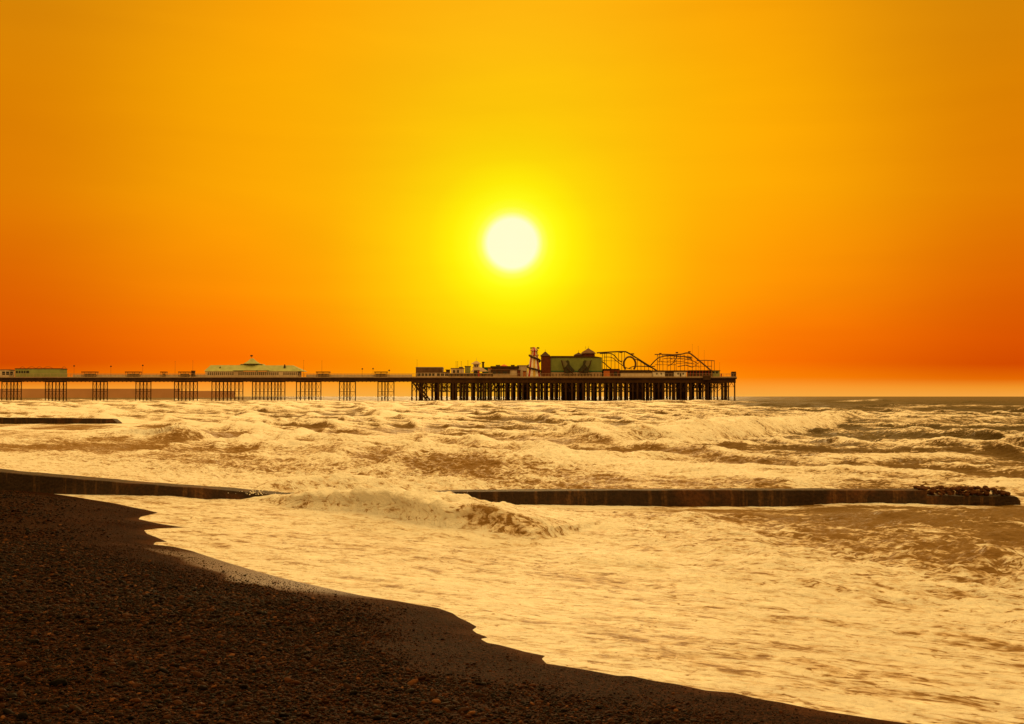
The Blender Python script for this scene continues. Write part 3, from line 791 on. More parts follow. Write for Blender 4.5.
# trestles of the promenade part
TR = [[2,7,11,14,17.5,21.5],[45.5,49,52.5,56,59.5,63.5,66.5],[93,96.5,100.5,104,107.5],[136,140,143.5,147,151],[174.5,178.5,182,186,190,193.5,197.5],
      [212,216,219.5,223.5,227.5,231,235,239,243],[252.5,256,260,264,268,271.5,275,278,281,285],[296.5,300.5,305,309,312,316,321],[339.5,344,347,350,355.5],[378,382,385,388,394],[-52,-48,-44,-40,-36],[-100,-96,-91,-87,-83]]
for ti, xs in enumerate(TR):
    tr = None
    for Y in (PY+1.2, PY+13.2):
        m = MB(); a, b = X(xs[0],Y), X(xs[-1],Y)
        m.bar((a,Y,Z(391.6)), (b,Y,Z(391.6)), .16, 4); m.bar((a,Y,DT-2.6), (b,Y,DT-2.6), .2, 4)
        for p, q in zip(xs, xs[1:]):
            if random.random() < .7: m.bar((X(p,Y),Y,DT-2.6), (X(q,Y),Y,Z(391.6)), .06, 4); m.bar((X(q,Y),Y,DT-2.6), (X(p,Y),Y,Z(391.6)), .06, 4)
            m.bar((X(p,Y),Y,Z(391.6)), (X(q,Y),Y,.4), .05, 4); m.bar((X(q,Y),Y,Z(391.6)), (X(p,Y),Y,.4), .05, 4)
        if tr is None: tr = m.build('trestle', M_iron, pier)
        else: m.build('brace_frame', M_iron, tr)
    for i, xp in enumerate(xs):
        Y = PY+1.2 if i % 2 == 0 or i == len(xs)-1 else PY+13.2
        MB().bar((X(xp,Y),Y,-3), (X(xp,Y),Y,DT-1.1), .27 if i in (0,len(xs)-1) else .33, 7).build('pile', M_iron, tr)
# piles of the pier head
front = [412,416.5,419.5,422,426.5,432.3,438.5,441.8,447,453,456,460,463.5]
x = 467
while x < 706: front.append(x); x += random.choice([5.0,5.6,6.2,4.6])
front += [705.5,708,714,717.2,722.8,728.3,734.6]
for xp in front:
    r = random.choice([.42,.5,.6]) if 430 < xp < 712 else .4
    MB().bar((X(xp),PY,-3), (X(xp),PY,DT-1.15), r, 8).build('pile', M_iron, pier)
m = MB()
for row, Y in enumerate((PY+7.2, PY+14.2, PY+22.2, PY+29.2, PY+37.2, PY+44.2, PY+52.2, PY+59.2)):
    x = 419+(row*1.7)%6
    while x < 733:
        if x < 452: stp = 16
        elif x > 703: stp = 15
        elif x < 500 or x > 680: stp = random.choice([7,9,11])
        else: stp = random.choice([4.5,5.4,6.5])
        if random.random() < .85: m.bar((X(x,Y),Y,-3), (X(x,Y),Y,DT-1.15), random.choice([.32,.42,.5]), 5)
        x += stp
o = m.build('inner_piles', M_iron, pier); o['kind'] = 'stuff'
m = MB()
for Y in (PY+.05, PY+22.3, PY+44.3):
    m.bar((X(432),Y,Z(391)), (X(706),Y,Z(391)), .22, 4); m.bar((X(414),Y,Z(386.8)), (X(734),Y,Z(386.8)), .10, 4)
for p, q in zip(front, front[1:]):
    for Y in (PY+.1, PY+22.4, PY+37.3, PY+52.3):
        m.bar((X(p),Y,Z(388)), (X((p+q)/2),Y,DT-3.1), .17, 4); m.bar((X(q),Y,Z(388)), (X((p+q)/2),Y,DT-3.1), .17, 4)
        if random.random() < .7: m.bar((X(p),Y,Z(392)), (X(q),Y,Z(386)), .15, 4)
        if random.random() < .5: m.bar((X(q),Y,Z(392)), (X(p),Y,Z(386)), .15, 4)
m.build('bracing', M_iron, pier)
for d_ in (0, 3): MB().bar((X(413+d_),PY-.6,DT-3), (X(427+d_),PY-.6,.6), .55, 6).build('raking_strut', M_iron, pier)

# ---------------------------------------------------------------- small building blocks on the deck
def hut(name, label, cat, x0, x1, yt, Y=PY+2.5, depth=8, wall=None, roof=None, over=.3, rh=.35, wins=None, win_y=None, door=None, group=None, base=DT):
    e = empty(name, ((X(x0,Y)+X(x1,Y))/2, Y+depth/2, base), label, cat, group)
    zt = Z(yt, Y); a, b = X(x0, Y if x0 < CX else Y+depth), X(x1, Y+depth if x1 < CX else Y)
    MB().box(a, b, Y, Y+depth, base+.004, zt-rh).build('wall', wall, e)
    if roof: MB().box(a-over, b+over, Y-over, Y+depth+over, zt-rh+.003, zt).build('roof', roof, e)
    for w in (wins or []):
        z0, z1 = (Z(win_y[1],Y), Z(win_y[0],Y))
        MB().box(X(w[0],Y), X(w[1],Y), Y-.05, Y+.05, z0, z1).build('window', M_glass, e)
    if door: MB().box(X(door[0],Y), X(door[1],Y), Y-.06, Y+.06, base+.05, base+2.3).build('door', M_dark, e)
    return e

# left: amusement arcade and kiosk near the shore
e = hut('arcade_hall', 'long low olive green arcade hall at the left end of the pier', 'hall', 15, 67, 368.3, depth=11, wall=M_ogreen, roof=M_dark, over=.2, rh=.4,
    wins=[(15.8,17.8),(18.6,20.4),(21.2,23),(23.8,25.4),(26.2,29)], win_y=(370.8,373.2))
for (a,b) in ((14.5,20),(22,31),(31,37.5),(38,48),(57,61.5)):
    pts = [(X(a+(b-a)*t), PY+7, Z(368.2)+math.sin(t*math.pi)*1.0) for t in np.linspace(0,1,7)]
    MB().path(pts, .12).build('roof_light', M_coast2, e)
hut('kiosk', 'peach kiosk at the left edge of the photo beside the green arcade hall', 'kiosk', -20, 14.6, 369.4, wall=M_pale, roof=M_mid, wins=[(2,5),(6,9),(10,13)], win_y=(371.5,375))
# windbreak along the middle of the promenade
m = MB()
for a, b in ((68,203),(304,411)):
    m.box(X(a), X(b), PY+7, PY+7.25, DT+.004, Z(374.4))
w = m.build('windbreak', M_pale); tag(w, 'low pale windbreak wall running down the middle of the pier deck', 'windbreak')
# open shelters
SHL = [((78.5,93),'first open shelter right of the green arcade hall'),((122.5,137),'open shelter left of centre between two pile groups, next after the first'),
       ((158,163),'tiny glass shelter between the open shelter and the flagpoles left of the pavilion'),
       ((314.8,328),'dark roofed open shelter just right of the domed pavilion'),((373.5,386),'dark roofed open shelter left of where the pier widens'),
       ((176,187),'pale shelter just left of the dark ticket booth')]
for (a,b), lab in SHL:
    e = empty('shelter', (X((a+b)/2), PY+6, DT), lab, 'shelter')
    MB().box(X(a)-.2, X(b)+.2, PY+4.5, PY+8.5, Z(372.2), Z(371.4)).build('roof', M_dark, e)
    for xx in (a+.3, (a+b)/2, b-.3):
        for Y in (PY+4.8, PY+8.2): MB().bar((X(xx),Y,DT+.003), (X(xx),Y,Z(372.2)), .12, 4).build('post', M_dark, e)
    MB().box(X(a)+.6, X(b)-.6, PY+6.3, PY+6.5, DT+.8, Z(373.2)).build('screen', M_rail, e)
    MB().box(X(a)+.6, X(b)-.6, PY+5.4, PY+6.1, DT+.35, DT+.5).build('bench', M_dark, e)
hut('ticket_booth', 'narrow dark ticket booth left of the domed pavilion', 'booth', 191.2, 195.2, 370.6, wall=M_dark, roof=M_mid, depth=3, over=.15)
# people: none can be told apart at this distance
# domed pavilion
pv = empty('domed_pavilion', (X(253), PY+9, DT), 'wide cream pavilion with olive hipped roofs and a central dome with finial', 'pavilion')
Y0, Y1 = PY+1.6, PY+13.6
MB().box(X(204.5), X(301.5,Y1), Y0, Y1, DT+.004, Z(371.3)).build('wall', M_pale, pv)
def hip(xa, xb, xc, xd, ye, yt, grow=.4):
    return MB().frus((X(xa), X(xb), Y0-grow, Y1+grow), Z(ye), (X(xc), X(xd), (Y0+Y1)/2-2, (Y0+Y1)/2+2), Z(yt))
hip(203.3, 237.8, 208, 239, 371.2, 364.9).build('roof', M_olive, pv)
hip(266, 303.2, 263, 290.8, 371.2, 365.1).build('roof', M_olive, pv)
hip(232.5, 268.5, 238.5, 260.5, 370.4, 363.7, 1.4).build('roof', M_olive, pv)
cup = MB().lathe((X(249), (Y0+Y1)/2, Z(363.8)), [(4.9,0),(4.5,.45),(3.1,1.2),(1.9,2.1),(1.1,2.9),(.7,3.2)], 16).build('dome', M_olive, pv, True)
MB().box(X(238.6), X(260.5), (Y0+Y1)/2-3, (Y0+Y1)/2+3, Z(364.5), Z(364.0)).build('dome_skirt', M_dark, pv)
fi = MB(); fi.bar((X(248.4),PY+7.6,Z(359)), (X(248.4),PY+7.6,Z(356.3)), .07, 5); fi.lathe((X(248.4),PY+7.6,Z(356.2)), [(.2,0),(.75,.25),(.85,.6),(.4,.95)], 10)
fi.build('finial', M_dark, pv)
for xx, yy in ((218.4,366.4),(255.3,368.8),(287,369),(283.3,364.2)):
    MB().frus((X(xx-1),X(xx+1),PY+3,PY+5), Z(yy+3.2), (X(xx-.3),X(xx+.3),PY+3.6,PY+4.4), Z(yy)).build('roof_vent', M_dark, pv)
x = 207
while x < 300:
    if not (233 < x < 236 or 277 < x < 282):
        wd = 1.15
        MB().prism([(X(x),DT+1.2),(X(x+wd),DT+1.2),(X(x+wd),Z(372.6)),(X(x+wd*.5),Z(372.0)),(X(x),Z(372.6))], Y0-.06, Y0+.05).build('window', M_glass, pv)
    x += 2.05
# lamp posts and flagpoles
for i, (xx, yt) in enumerate([(72,366.5),(109,367),(141,366),(173.5,361.5),(191.3,361),(302.6,360.6),(321,361),(361.6,369.5),(372.4,369.3),(388.6,371),(416.6,360)]):
    nm = 'flagpole' if yt < 362 else 'lamp_post'
    lab = {72:'lamp post just right of the green arcade hall',109:'lamp post between the first two open shelters',141:'lamp post right of the second open shelter',
           173.5:'thin flagpole a little left of the dark ticket booth',191.3:'thin flagpole standing over the dark ticket booth',302.6:'thin flagpole at the right eave of the domed pavilion',
           321:'thin flagpole above the shelter right of the domed pavilion',361.6:'short lamp post midway between pavilion and pier head, left of a pair',372.4:'short lamp post midway between pavilion and pier head, right of a pair',
           388.6:'short lamp post just right of the last open shelter',416.6:'thin flagpole at the landward corner of the pier head'}[xx]
    e = empty(nm, (X(xx), PY+3, DT), lab, nm.replace('_',' '))
    MB().bar((X(xx),PY+3,DT), (X(xx),PY+3,Z(yt)), .09, 5, .05).build('pole', M_mid, e)
    if nm == 'lamp_post': MB().lathe((X(xx),PY+3,Z(yt)), [(.15,0),(.45,.2),(.45,.55),(.1,.9)], 8).build('lantern', M_dark, e)
    else: MB().lathe((X(xx),PY+3,Z(yt)), [(.08,0),(.18,.12),(.08,.3)], 6).build('truck', M_dark, e)

# ---------------------------------------------------------------- pier head, from left to right
hut('brown_hall', 'flat topped brown hall standing first on the pier head', 'hall', 415.8, 443.6, 367.0, Y=PY+14, depth=14, wall=M_mid, roof=M_grey, rh=.5, over=.1)
hut('shop_row', 'low row of shops with many windows in front of the brown hall', 'shop', 416.5, 449, 371.9, Y=PY+3, depth=8, wall=M_pale, roof=M_mid, rh=.35,
    wins=[(417.5,420.5),(421.5,424),(425,427.5),(428.5,431),(432,434.5),(437,440),(441,444),(445,448)], win_y=(373.2,376))
hut('ticket_booth', 'small dark booth with domed top just right of the brown hall', 'booth', 446, 450, 369.5, Y=PY+10, depth=3, wall=M_dark, roof=M_dark)
mast_lab = ['leftmost of the masts over the stalls on the pier head','second of the masts over the stalls on the pier head','third of the masts over the stalls on the pier head','tall mast just left of the pagoda tower','mast right behind the olive stall on the pier head']
for xx, lab in zip((455.4, 457, 460.6, 467.4, 465), mast_lab):
    e = empty('mast', (X(xx), PY+8, DT), lab, 'mast', 'masts over the stalls on the pier head')
    MB().bar((X(xx),PY+8,DT), (X(xx),PY+8,Z({467.4:360.6,465:366}.get(xx,361.6))), .13, 5, .08).build('pole', M_mid, e)
    MB().lathe((X(xx),PY+8,Z({467.4:360.6,465:366}.get(xx,361.6))), [(.1,0),(.22,.15),(.1,.35)], 6).build('cap', M_dark, e)
hut('stall', 'cream stall under the masts left of the pagoda tower', 'stall', 451, 464, 368, Y=PY+9, depth=6, wall=M_pale, roof=M_mid, wins=[(453,455),(457,459)], win_y=(370,373))
hut('stall', 'olive stall between the masts and the pagoda tower', 'stall', 465, 470.5, 366, Y=PY+10, depth=5, wall=M_ogreen, roof=M_dark)
hut('stall', 'grey low stall with red and blue goods in front of the pagoda tower', 'stall', 449.5, 492, 373, Y=PY+3, depth=5, wall=M_mid, roof=M_rail, wins=[(451,453),(455,458),(461,463),(466,469),(482,485)], win_y=(374,376.3))
for a, b, mt, lab in ((474,477.5,M_glass,'dark blue stall shutter box below the pagoda tower'),(477.8,479.6,M_red,'bright red kiosk below the pagoda tower')):
    hut('kiosk', lab, 'kiosk', a, b, 370.2, Y=PY+1, depth=1.6, wall=mt, roof=M_dark, over=.1)
# pagoda tower
e = empty('pagoda_tower', (X(475.7), PY+12, DT), 'cream pagoda tower with two tier roof and thin spire', 'tower')
c = (X(475.7), PY+12)
MB().box(c[0]-1.7, c[0]+1.7, PY+10.3, PY+13.7, DT+.004, Z(363)).build('shaft', M_pale, e)
MB().lathe((c[0],c[1],Z(363.4)), [(3.2,0),(2.9,.3),(1.5,1.0),(.9,1.5)], 8).build('roof', M_rail, e)
MB().lathe((c[0],c[1],Z(367.6)), [(2.6,0),(2.4,.3),(1.6,.8)], 8).build('roof', M_rail, e)
MB().bar((c[0],c[1],Z(361)), (c[0],c[1],Z(357)), .10, 5, .04).build('spire', M_rail, e)
for dx in (-1.0, .2): MB().box(c[0]+dx, c[0]+dx+.7, PY+10.2, PY+10.4, Z(366.4), Z(364.2)).build('window', M_glass, e)
e = empty('chimney', (X(482.3), PY+16, DT), 'dark square chimney stack right of the pagoda tower', 'chimney')
MB().box(X(481.4), X(483.4), PY+15, PY+17, DT+.004, Z(362)).build('stack', M_dark, e)
MB().box(X(480.9), X(483.9), PY+14.6, PY+17.4, Z(362), Z(361)).build('cap', M_dark, e)
e = empty('white_tent', (X(482.5), PY+8, DT), 'pale tent roof sloping down to the right of the pagoda tower', 'tent')
MB().prism([(X(470.5),Z(371.5)),(X(473),Z(368)),(X(479),Z(366.9)),(X(482.5),Z(367.5)),(X(488),Z(371.2))], PY+6, PY+12).build('roof', M_pale, e)
for xx in (471.5, 479, 487): MB().bar((X(xx),PY+6.4,DT), (X(xx),PY+6.4,Z(371.4)), .15, 5).build('pole', M_mid, e)
hut('green_roofed_hall', 'dull green roofed hall behind the pale tent', 'hall', 484, 502, 367.2, Y=PY+22, depth=12, wall=M_teal, roof=M_teal, rh=.4)
hut('long_hall', 'long brown flat roofed hall under the small orange dome', 'hall', 491, 518.5, 366.1, Y=PY+16, depth=5, wall=M_mid, roof=M_dark, rh=1.2)
e = empty('orange_dome', (X(503.8), PY+18.5, Z(366.1)), 'shallow orange canopy dome on the long brown hall', 'dome')
MB().lathe((X(503.8),PY+18.5,Z(366.1)+.01), [(2.7,0),(2.2,.55),(1.2,1.05),(.3,1.35)], 14).build('canopy', M_orange, e)
MB().bar((X(503.8),PY+18.5,Z(364)), (X(503.8),PY+18.5,Z(362.6)), .07, 4).build('finial', M_dark, e)
hut('fairground_ride', 'dark covered ride below the long brown hall', 'ride', 491, 510, 369.5, Y=PY+6, depth=8, wall=M_dark, roof=M_mid, wins=[(493,496),(498,500),(503,507)], win_y=(371.5,375))
hut('white_block', 'plain white block building left of the helter skelter', 'building', 517.6, 527.6, 365.2, Y=PY+18, depth=8, wall=M_pale, roof=M_grey, rh=.3)
hut('kiosk', 'cream kiosk just left of the helter skelter', 'kiosk', 509.6, 517, 369.6, Y=PY+7, depth=4, wall=M_pale, roof=M_mid)
hut('kiosk', 'small red brown kiosk at the foot of the helter skelter', 'kiosk', 517.4, 520.4, 370, Y=PY+5, depth=2, wall=M_brick, roof=M_dark, over=.1)
hut('food_stall', 'pale low food stall left of the helter skelter foot', 'stall', 493, 517, 374.4, Y=PY+1.5, depth=3, wall=M_rail, roof=M_pale, over=.1, rh=.2)
for a, b, yt, Y_, w_, r_, lab in ((452,456,370.5,18,M_mid,M_dark,'small brown hut behind the masts, second row back'),(459,463,366.8,24,M_dark,M_grey,'tall narrow dark hut behind the cream stall'),
    (488,491.5,368.6,12,M_rail,M_orange,'tiny orange roofed hut where the tent roof ends'),(511,514.5,364.9,28,M_mid,M_dark,'dark box standing above the right end of the long brown hall'),
    (523,526,370.8,9,M_orange,M_dark,'small orange booth left of the helter skelter foot'),(496,500,364.9,24,M_grey,M_dark,'grey roof box left of the shallow orange dome')):
    hut('hut', lab, 'hut', a, b, yt, Y=PY+Y_, depth=3, wall=w_, roof=r_, over=.15)
# helter skelter
hs = empty('helter_skelter', (X(534.6), PY+8, DT), 'striped red and white helter skelter tower with a dark spiral slide', 'helter skelter')
hc = (X(534.4), PY+8)
stripe = lambda i: [0,1,0,2,0,1,0,3][i % 8]
MB().lathe((hc[0],hc[1],DT+.004), [(4.2,0),(3.6,3),(2.9,7.5),(2.2,12.2)], 16, stripe).build('tower', [M_white, M_red, M_yel, M_teal], hs)
MB().lathe((hc[0]+.1,hc[1],DT+12.2), [(2.6,0),(2.6,.5),(1.8,.6),(1.7,2.6),(2.3,2.8),(1.2,4.0),(.2,4.9)], 12, lambda i: [1,0][i%2]).build('turret', [M_pale, M_red], hs)
for a_ in range(5):
    q = a_*2*math.pi/5+.4; px0, py0 = hc[0]+.1+2.2*math.cos(q), hc[1]+2.2*math.sin(q)
    fl = MB(); fl.bar((px0,py0,DT+12.4), (px0,py0,DT+16.9), .10, 4); fl.box(px0, px0+.85, py0-.03, py0+.03, DT+16.1, DT+16.9); fl.build('flag', M_red if a_ % 2 else M_coast, hs)
m = MB(); pts = []
for i in range(60):
    t = i/59; ang = math.pi*1.05 + t*2*math.pi*1.75; zz = DT+12.4 - t*11.3
    rr_ = 2.75 + t*2.1
    pts.append((hc[0]+rr_*math.cos(ang), hc[1]+rr_*math.sin(ang), zz))
for p, q in zip(pts, pts[1:]): m.bar(p, q, .55, 6)
m.build('slide', M_dark, hs)
# brick tower
bt = empty('brick_tower', (X(545.8), PY+9, DT), 'square brown brick tower with a peaked roof beside the helter skelter', 'tower')
MB().box(X(541.2,PY+6), X(550.6,PY+6), PY+6, PY+12, DT+.004, Z(355.6)).build('wall', M_brick, bt)
MB().frus((X(540.4),X(550.7),PY+5.6,PY+12.4), Z(355.6)+.003, (X(545),X(546.4),PY+8.6,PY+9.4), Z(351.2)).build('roof', M_dark, bt)
MB().bar((X(545.7),PY+9,Z(351.4)), (X(545.7),PY+9,Z(348.8)), .14, 5, .05).build('finial', M_dark, bt)
for xx in (541, 550): MB().bar((X(xx),PY+6,Z(355.6)), (X(xx),PY+6,Z(354)), .15, 5, .05).build('finial', M_dark, bt)
# green ghost-train hall
gh = empty('green_hall', (X(576.5), PY+13, DT), 'large plain green sided hall with a dark roof line behind two giant deckchairs', 'hall')
YG = PY+7
MB().box(X(550.9,YG), X(602,YG), YG, YG+18, Z(371.8,YG), Z(357.6,YG)).build('wall', M_green, gh)
MB().box(X(550.9,YG), X(602,YG), YG+.1, YG+17, DT+.004, Z(371.9,YG)).build('base_wall', M_rail, gh)
MB().box(X(550.9,YG), X(602.1,YG), YG-.15, YG-.01, Z(371.7,YG), Z(370.8,YG)).build('trim', M_teal, gh)
MB().prism([(X(549.8,YG),Z(357.6,YG)+.003),(X(602.4,YG),Z(357.6,YG)+.003),(X(597,YG),Z(356.6,YG)),(X(592,YG),Z(356,YG)),(X(551,YG),Z(355.9,YG))], YG-.3, YG+18).build('roof', M_dark, gh)
x = 552.5
while x < 601: MB().box(X(x,YG), X(x+.9,YG), YG-.02, YG+.12, DT+.6, Z(373.6,YG)).build('window', M_mid, gh); x += 3.2
for a, yt, r_, lab in ((580.2,351.6,2.7,'small brown turret on the roof of the green hall'),(590.2,347.6,3.9,'larger round turret with brown dome and spikes on the green hall')):
    e = empty('roof_turret', (X(a), PY+16, Z(356.2)), lab, 'turret')
    h_ = Z(yt)-Z(356.6)
    MB().lathe((X(a),PY+16,Z(357)), [(r_,0),(r_,h_*.5)], 8).build('drum', M_brick, e)
    MB().lathe((X(a),PY+16,Z(357)+h_*.5+.003), [(r_*1.15,0),(r_*.85,h_*.22),(r_*.4,h_*.42),(.2,h_*.6)], 12).build('cap', M_dark if a < 585 else M_mid, e)
    for dx in ((0,) if a < 585 else (-1.5,0)): MB().bar((X(a)+dx,PY+16,Z(yt)), (X(a)+dx,PY+16,Z(yt)+1.5), .12, 5, .04).build('spike', M_dark, e)
# two giant deckchairs facing each other
def deckchair(xo, d, lab):
    """xo = outer top corner, d = +1 when the seat runs to the right"""
    f = lambda dx, y: (X(xo+d*dx), Z(y))
    e = empty('giant_deckchair', (X(xo+d*7), PY+3.5, DT), lab, 'deckchair')
    Ya, Yb = PY+3.2, PY+5.4
    for Y in (Ya, Yb):
        a, b = f(0,360), f(4.5,374.6); MB().bar((a[0],Y,a[1]), (b[0],Y,b[1]), .28, 5).build('frame_bar', M_dark, e)
        a, b = f(13.5,370.5), f(.2,374.6); MB().bar((a[0],Y,a[1]), (b[0],Y,b[1]), .2, 5).build('frame_bar', M_dark, e)
        a, b = f(5,367), f(12.5,374.6); MB().bar((a[0],Y,a[1]), (b[0],Y,b[1]), .26, 5).build('frame_bar', M_dark, e)
    poly = [f(.4,360.2),f(4.6,360.4),f(6.2,364),f(4.4,366.8),f(2.6,364.6)]
    MB().prism(poly, Ya+.2, Yb-.2).build('head_rest', M_head, e)
    poly = [f(4.6,360.6),f(6.8,359.9),f(8.2,361.4),f(8.4,364.2),f(10.2,366.6),f(13.4,370),f(12.8,371),f(9.2,370.2),f(7.6,371.6),f(6.4,374),f(4.6,373.6),f(3.2,371.2),f(3.0,367.6),f(4.6,366.4),f(6,363.8)]
    MB().prism(poly, Ya+.3, Yb-.3).build('sling', M_sling, e)
deckchair(561.6, 1, 'left one of two giant dark deckchairs in front of the green hall')
deckchair(591.8, -1, 'right one of two giant dark deckchairs in front of the green hall')

# ---------------------------------------------------------------- roller coaster (looping) and the second ride
rc = empty('roller_coaster', (X(630), PY+26, DT), 'dark steel roller coaster with a loop and a long straight drop', 'roller coaster')
def track(pts, Y, parent, mat, r=.2, name='track'):
    r *= 1.3
    P_ = [(X(x,Y), Y, Z(y,Y)) for x, y in pts]
    m = MB(); m.path(P_, r, 5); m.path([(a, Y+1.1, c) for a,_,c in P_], r, 5)
    for a in P_: m.bar(a, (a[0], Y+1.1, a[2]), r*.6, 4)
    return m.build(name, mat, parent)
def curve(pts, n=6):
    out = []
    P_ = [pts[0]]+list(pts)+[pts[-1]]
    for i in range(1, len(P_)-2):
        p0,p1,p2,p3 = [np.array(q, float) for q in P_[i-1:i+3]]
        for k in range(n):
            t = k/n; out.append(tuple(.5*((2*p1)+(-p0+p2)*t+(2*p0-5*p1+4*p2-p3)*t*t+(-p0+3*p1-3*p2+p3)*t**3)))
    out.append(tuple(pts[-1])); return out
YR = PY+26
track(curve([(597,352.8),(606,352.2),(618,351.6),(625,351.6),(627.5,352.4),(634,356.2),(643,361.8),(651,366.8),(657,370.6)]), YR-4, rc, M_coast, .30)
track(curve([(600,353.6),(608,353.3),(612,353.8),(615,356),(618.5,360),(622,362)]), YR+2, rc, M_coast, .2)
track(curve([(602,361.5),(605,363.5),(608,366.5),(611,368.6)]), YR+4, rc, M_coast, .22)
track([(629.8+6.0*math.cos(t), 364.0-7.2*math.sin(t)) for t in np.linspace(-.8, math.pi+.8, 26)], YR, rc, M_coast2, .42, 'loop')
track(curve([(629,368.4),(633,366.6),(640,366.2),(648,366.6),(655,366.3)]), YR+6, rc, M_coast, .2)
track(curve([(650,366.6),(653,363),(657,359),(661,356.8),(666,355.9),(672,355.8),(682,356.4),(690,357),(692,358)]), YR+5, rc, M_coast, .24)
track(curve([(634,358.6),(640,361),(646,365),(652,368)]), YR+7, rc, M_coast2, .16)
track(curve([(604,357),(612,357.5),(618,362),(626,367.5),(632,369)]), YR+9, rc, M_coast2, .15)
track([(602.4,360.6),(624,361)], YR+8, rc, M_coast, .08, 'walkway')
for i, xx in enumerate([602.5,604.6,606.4,611.2,615,618.6,621.8,624.6,637.5,641,644.6,648.6,652.6]):
    yt = 353 if xx < 618 else (352.4 if xx < 626 else 356.2+(xx-634)*.62)
    MB().bar((X(xx,YR-3.4),YR-3.4,DT), (X(xx,YR-3.4),YR-3.4,Z(yt,YR-3.4)), .15, 5).build('support', M_coast, rc)
MB().box(X(602.5), X(655), YR-6, YR+10, Z(371.6), Z(369.2)).build('platform', M_dark, rc)
m = MB().box(X(603), X(654.5), YR-5.5, YR+9.5, DT+.004, Z(371.7)); m.build('station', M_dark, rc)
MB().box(X(619.5,YR-4), X(622.5,YR-4), YR-4.8, YR-3.2, Z(352.9,YR-4), Z(351.8,YR-4)).build('car', M_dark, rc)
MB().box(X(630,YR-4), X(634,YR-4), YR-5, YR-3.6, Z(354.6,YR-4), Z(353.3,YR-4)).build('brake_frame', M_coast2, rc)
wm = empty('wild_mouse_coaster', (X(688), PY+24, DT), 'brown second coaster with a flat zigzag top and a steep drop to the right', 'roller coaster')
YW = PY+22
track([(655,354.4),(664,354.2),(673,354.5),(683,354)], YW, wm, M_coast2, .22)
track(curve([(676,354.6),(682,354),(686,353),(690,353.3),(694,356),(700,361),(706,366),(711,370.2)]), YW+3, wm, M_coast2, .30)
track(curve([(661,357),(665,355.6),(672,355.2),(680,356.2),(688,357.4),(692,359.4)]), YW+8, wm, M_coast2, .22)
track([(697,360.6),(706,360.2),(714.6,360.7)], YW+10, wm, M_coast2, .18)
track(curve([(668,366),(673,363),(676,359),(677.5,356)]), YW+12, wm, M_coast2, .16)
track([(678,366.5),(686,365),(692,367)], YW-2, wm, M_coast2, .2)
track(curve([(664,358.6),(672,358.2),(684,358.8),(692,360.4),(698,363.6)]), YW+6, wm, M_coast2, .14)
track(curve([(658,361),(668,362),(680,361.4),(694,364)]), YW+9, wm, M_coast2, .12)
for xx in [657.4,659.6,663,667.2,670.6,674.4,676.2,680.4,684.6,688,692.4,696,700.8,704.4,708,711.6,714.4]:
    yt = 354.6 if xx < 690 else 360.8
    MB().bar((X(xx,YW+4),YW+4,DT), (X(xx,YW+4),YW+4,Z(yt,YW+4)), .15, 5).build('support', M_coast2, wm)
MB().box(X(655.5), X(692), YW-3, YW+10, Z(371.6), Z(369.6)).build('platform', M_dark, wm)
MB().box(X(656), X(691.5), YW-2.5, YW+9.5, DT+.004, Z(371.7)).build('station', M_mid, wm)
for xx, yy in ((659.4,354.2),(676,353.2),(688.5,352.4),(697.5,361)): MB().box(X(xx,YW), X(xx+2.2,YW), YW-.2, YW+1.2, Z(yy,YW), Z(yy-1.2,YW)).build('car', M_brick, wm)
m = MB()
for a, b, y0_, y1_ in ((657.4,663,354.6,364),(667,676,356,362),(676,684,355,361),(684,692,356,361),(692,700,362,368),(676,692,363,363.5),(655,676,364.5,365),(692,712,366,366.4)):
    V_ = lambda q, w: (X(q,YW+4), YW+4, Z(w,YW+4)); m.bar(V_(a,y0_), V_(b,y1_), .12, 4); m.bar(V_(a,y1_), V_(b,y0_), .12, 4)
m.build('cross_bracing', M_coast2, wm)
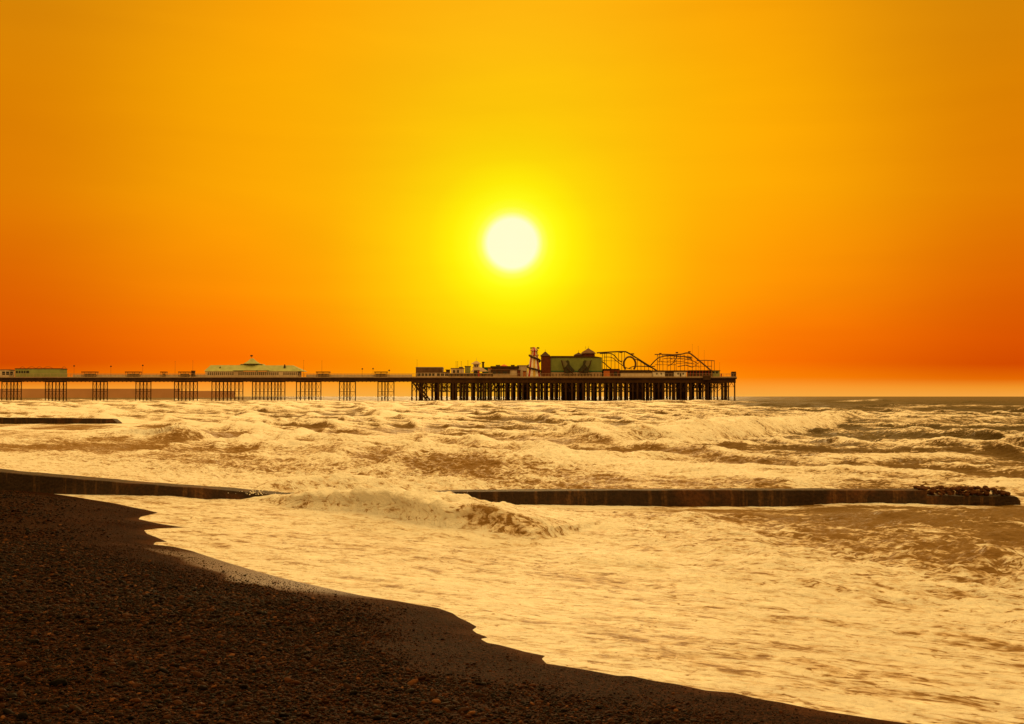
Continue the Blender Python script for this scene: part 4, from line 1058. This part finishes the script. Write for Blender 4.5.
# masts beyond the second coaster
for xx, yt, lab in ((692.4,344.5,'tallest thin mast above the right coaster'),(698.4,346.6,'thin mast right of the tallest one above the coaster'),(704.4,350.8,'shortest of the thin masts above the coaster drop'),(719.6,363,'short mast at the outer end of the pier head')):
    e = empty('mast', (X(xx), PY+40, DT), lab, 'mast')
    MB().bar((X(xx,PY+40),PY+40,DT), (X(xx,PY+40),PY+40,Z(yt,PY+40)), .07, 5, .04).build('pole', M_coast2, e)
    MB().lathe((X(xx,PY+40),PY+40,Z(yt,PY+40)), [(.06,0),(.15,.1),(.06,.25)], 6).build('cap', M_dark, e)
# front row of the right half
hut('ride_station', 'dark red and brown ride station right of the green hall', 'building', 602.6, 619.5, 368.8, Y=PY+8, depth=8, wall=M_brick, roof=M_dark, wins=[(604,606),(608,610),(614,617)], win_y=(371.5,375.5))
hut('kiosk', 'small orange kiosk between the green hall and the white wall', 'kiosk', 603.5, 609.8, 370.2, Y=PY+4, depth=3, wall=M_orange, roof=M_dark, over=.1)
hut('white_wall_stall', 'long pale walled stall row below the coaster loop', 'stall', 620.4, 652, 372.8, Y=PY+3, depth=4, wall=M_pale, roof=M_rail, rh=.2, over=.1)
hut('white_kiosk', 'white kiosk with two small windows joined to the long pale stall row', 'kiosk', 652.4, 664.8, 371.8, Y=PY+3, depth=5, wall=M_white, roof=M_rail, rh=.25, over=.15, wins=[(656,657.6),(660.6,662)], win_y=(373,374.4))
hut('white_kiosk', 'white kiosk with two windows left of the dark colonnaded shed', 'kiosk', 673.2, 686.2, 371.8, Y=PY+3, depth=5, wall=M_white, roof=M_rail, rh=.25, over=.15, wins=[(677.4,679.2),(682.4,684)], win_y=(372.9,374.5), door=(679.8,681.4))
hut('dark_stall', 'dark stall between the two white kiosks', 'stall', 665, 673, 370.4, Y=PY+5, depth=4, wall=M_dark, roof=M_mid)
e = hut('colonnaded_shed', 'long dark shed with red posts near the outer end of the pier', 'shed', 687, 711.6, 370.2, Y=PY+5, depth=10, wall=M_dark, roof=M_dark, over=.6, rh=.6)
x = 688.5
while x < 711: MB().bar((X(x),PY+4.5,DT), (X(x),PY+4.5,Z(371.2)), .14, 5).build('post', M_red, e); x += 3.1
hut('crate_store', 'olive brown store of stacked crates right of the dark shed', 'store', 712, 719.8, 370.3, Y=PY+6, depth=4, wall=M_ogreen, roof=M_mid, wins=[(713,714.6),(716,718)], win_y=(371.5,373.5))
hut('kiosk', 'tiny red kiosk at the outer end of the pier', 'kiosk', 720.6, 722, 373.4, Y=PY+5, depth=1.2, wall=M_red, roof=M_dark, over=.05, rh=.2)
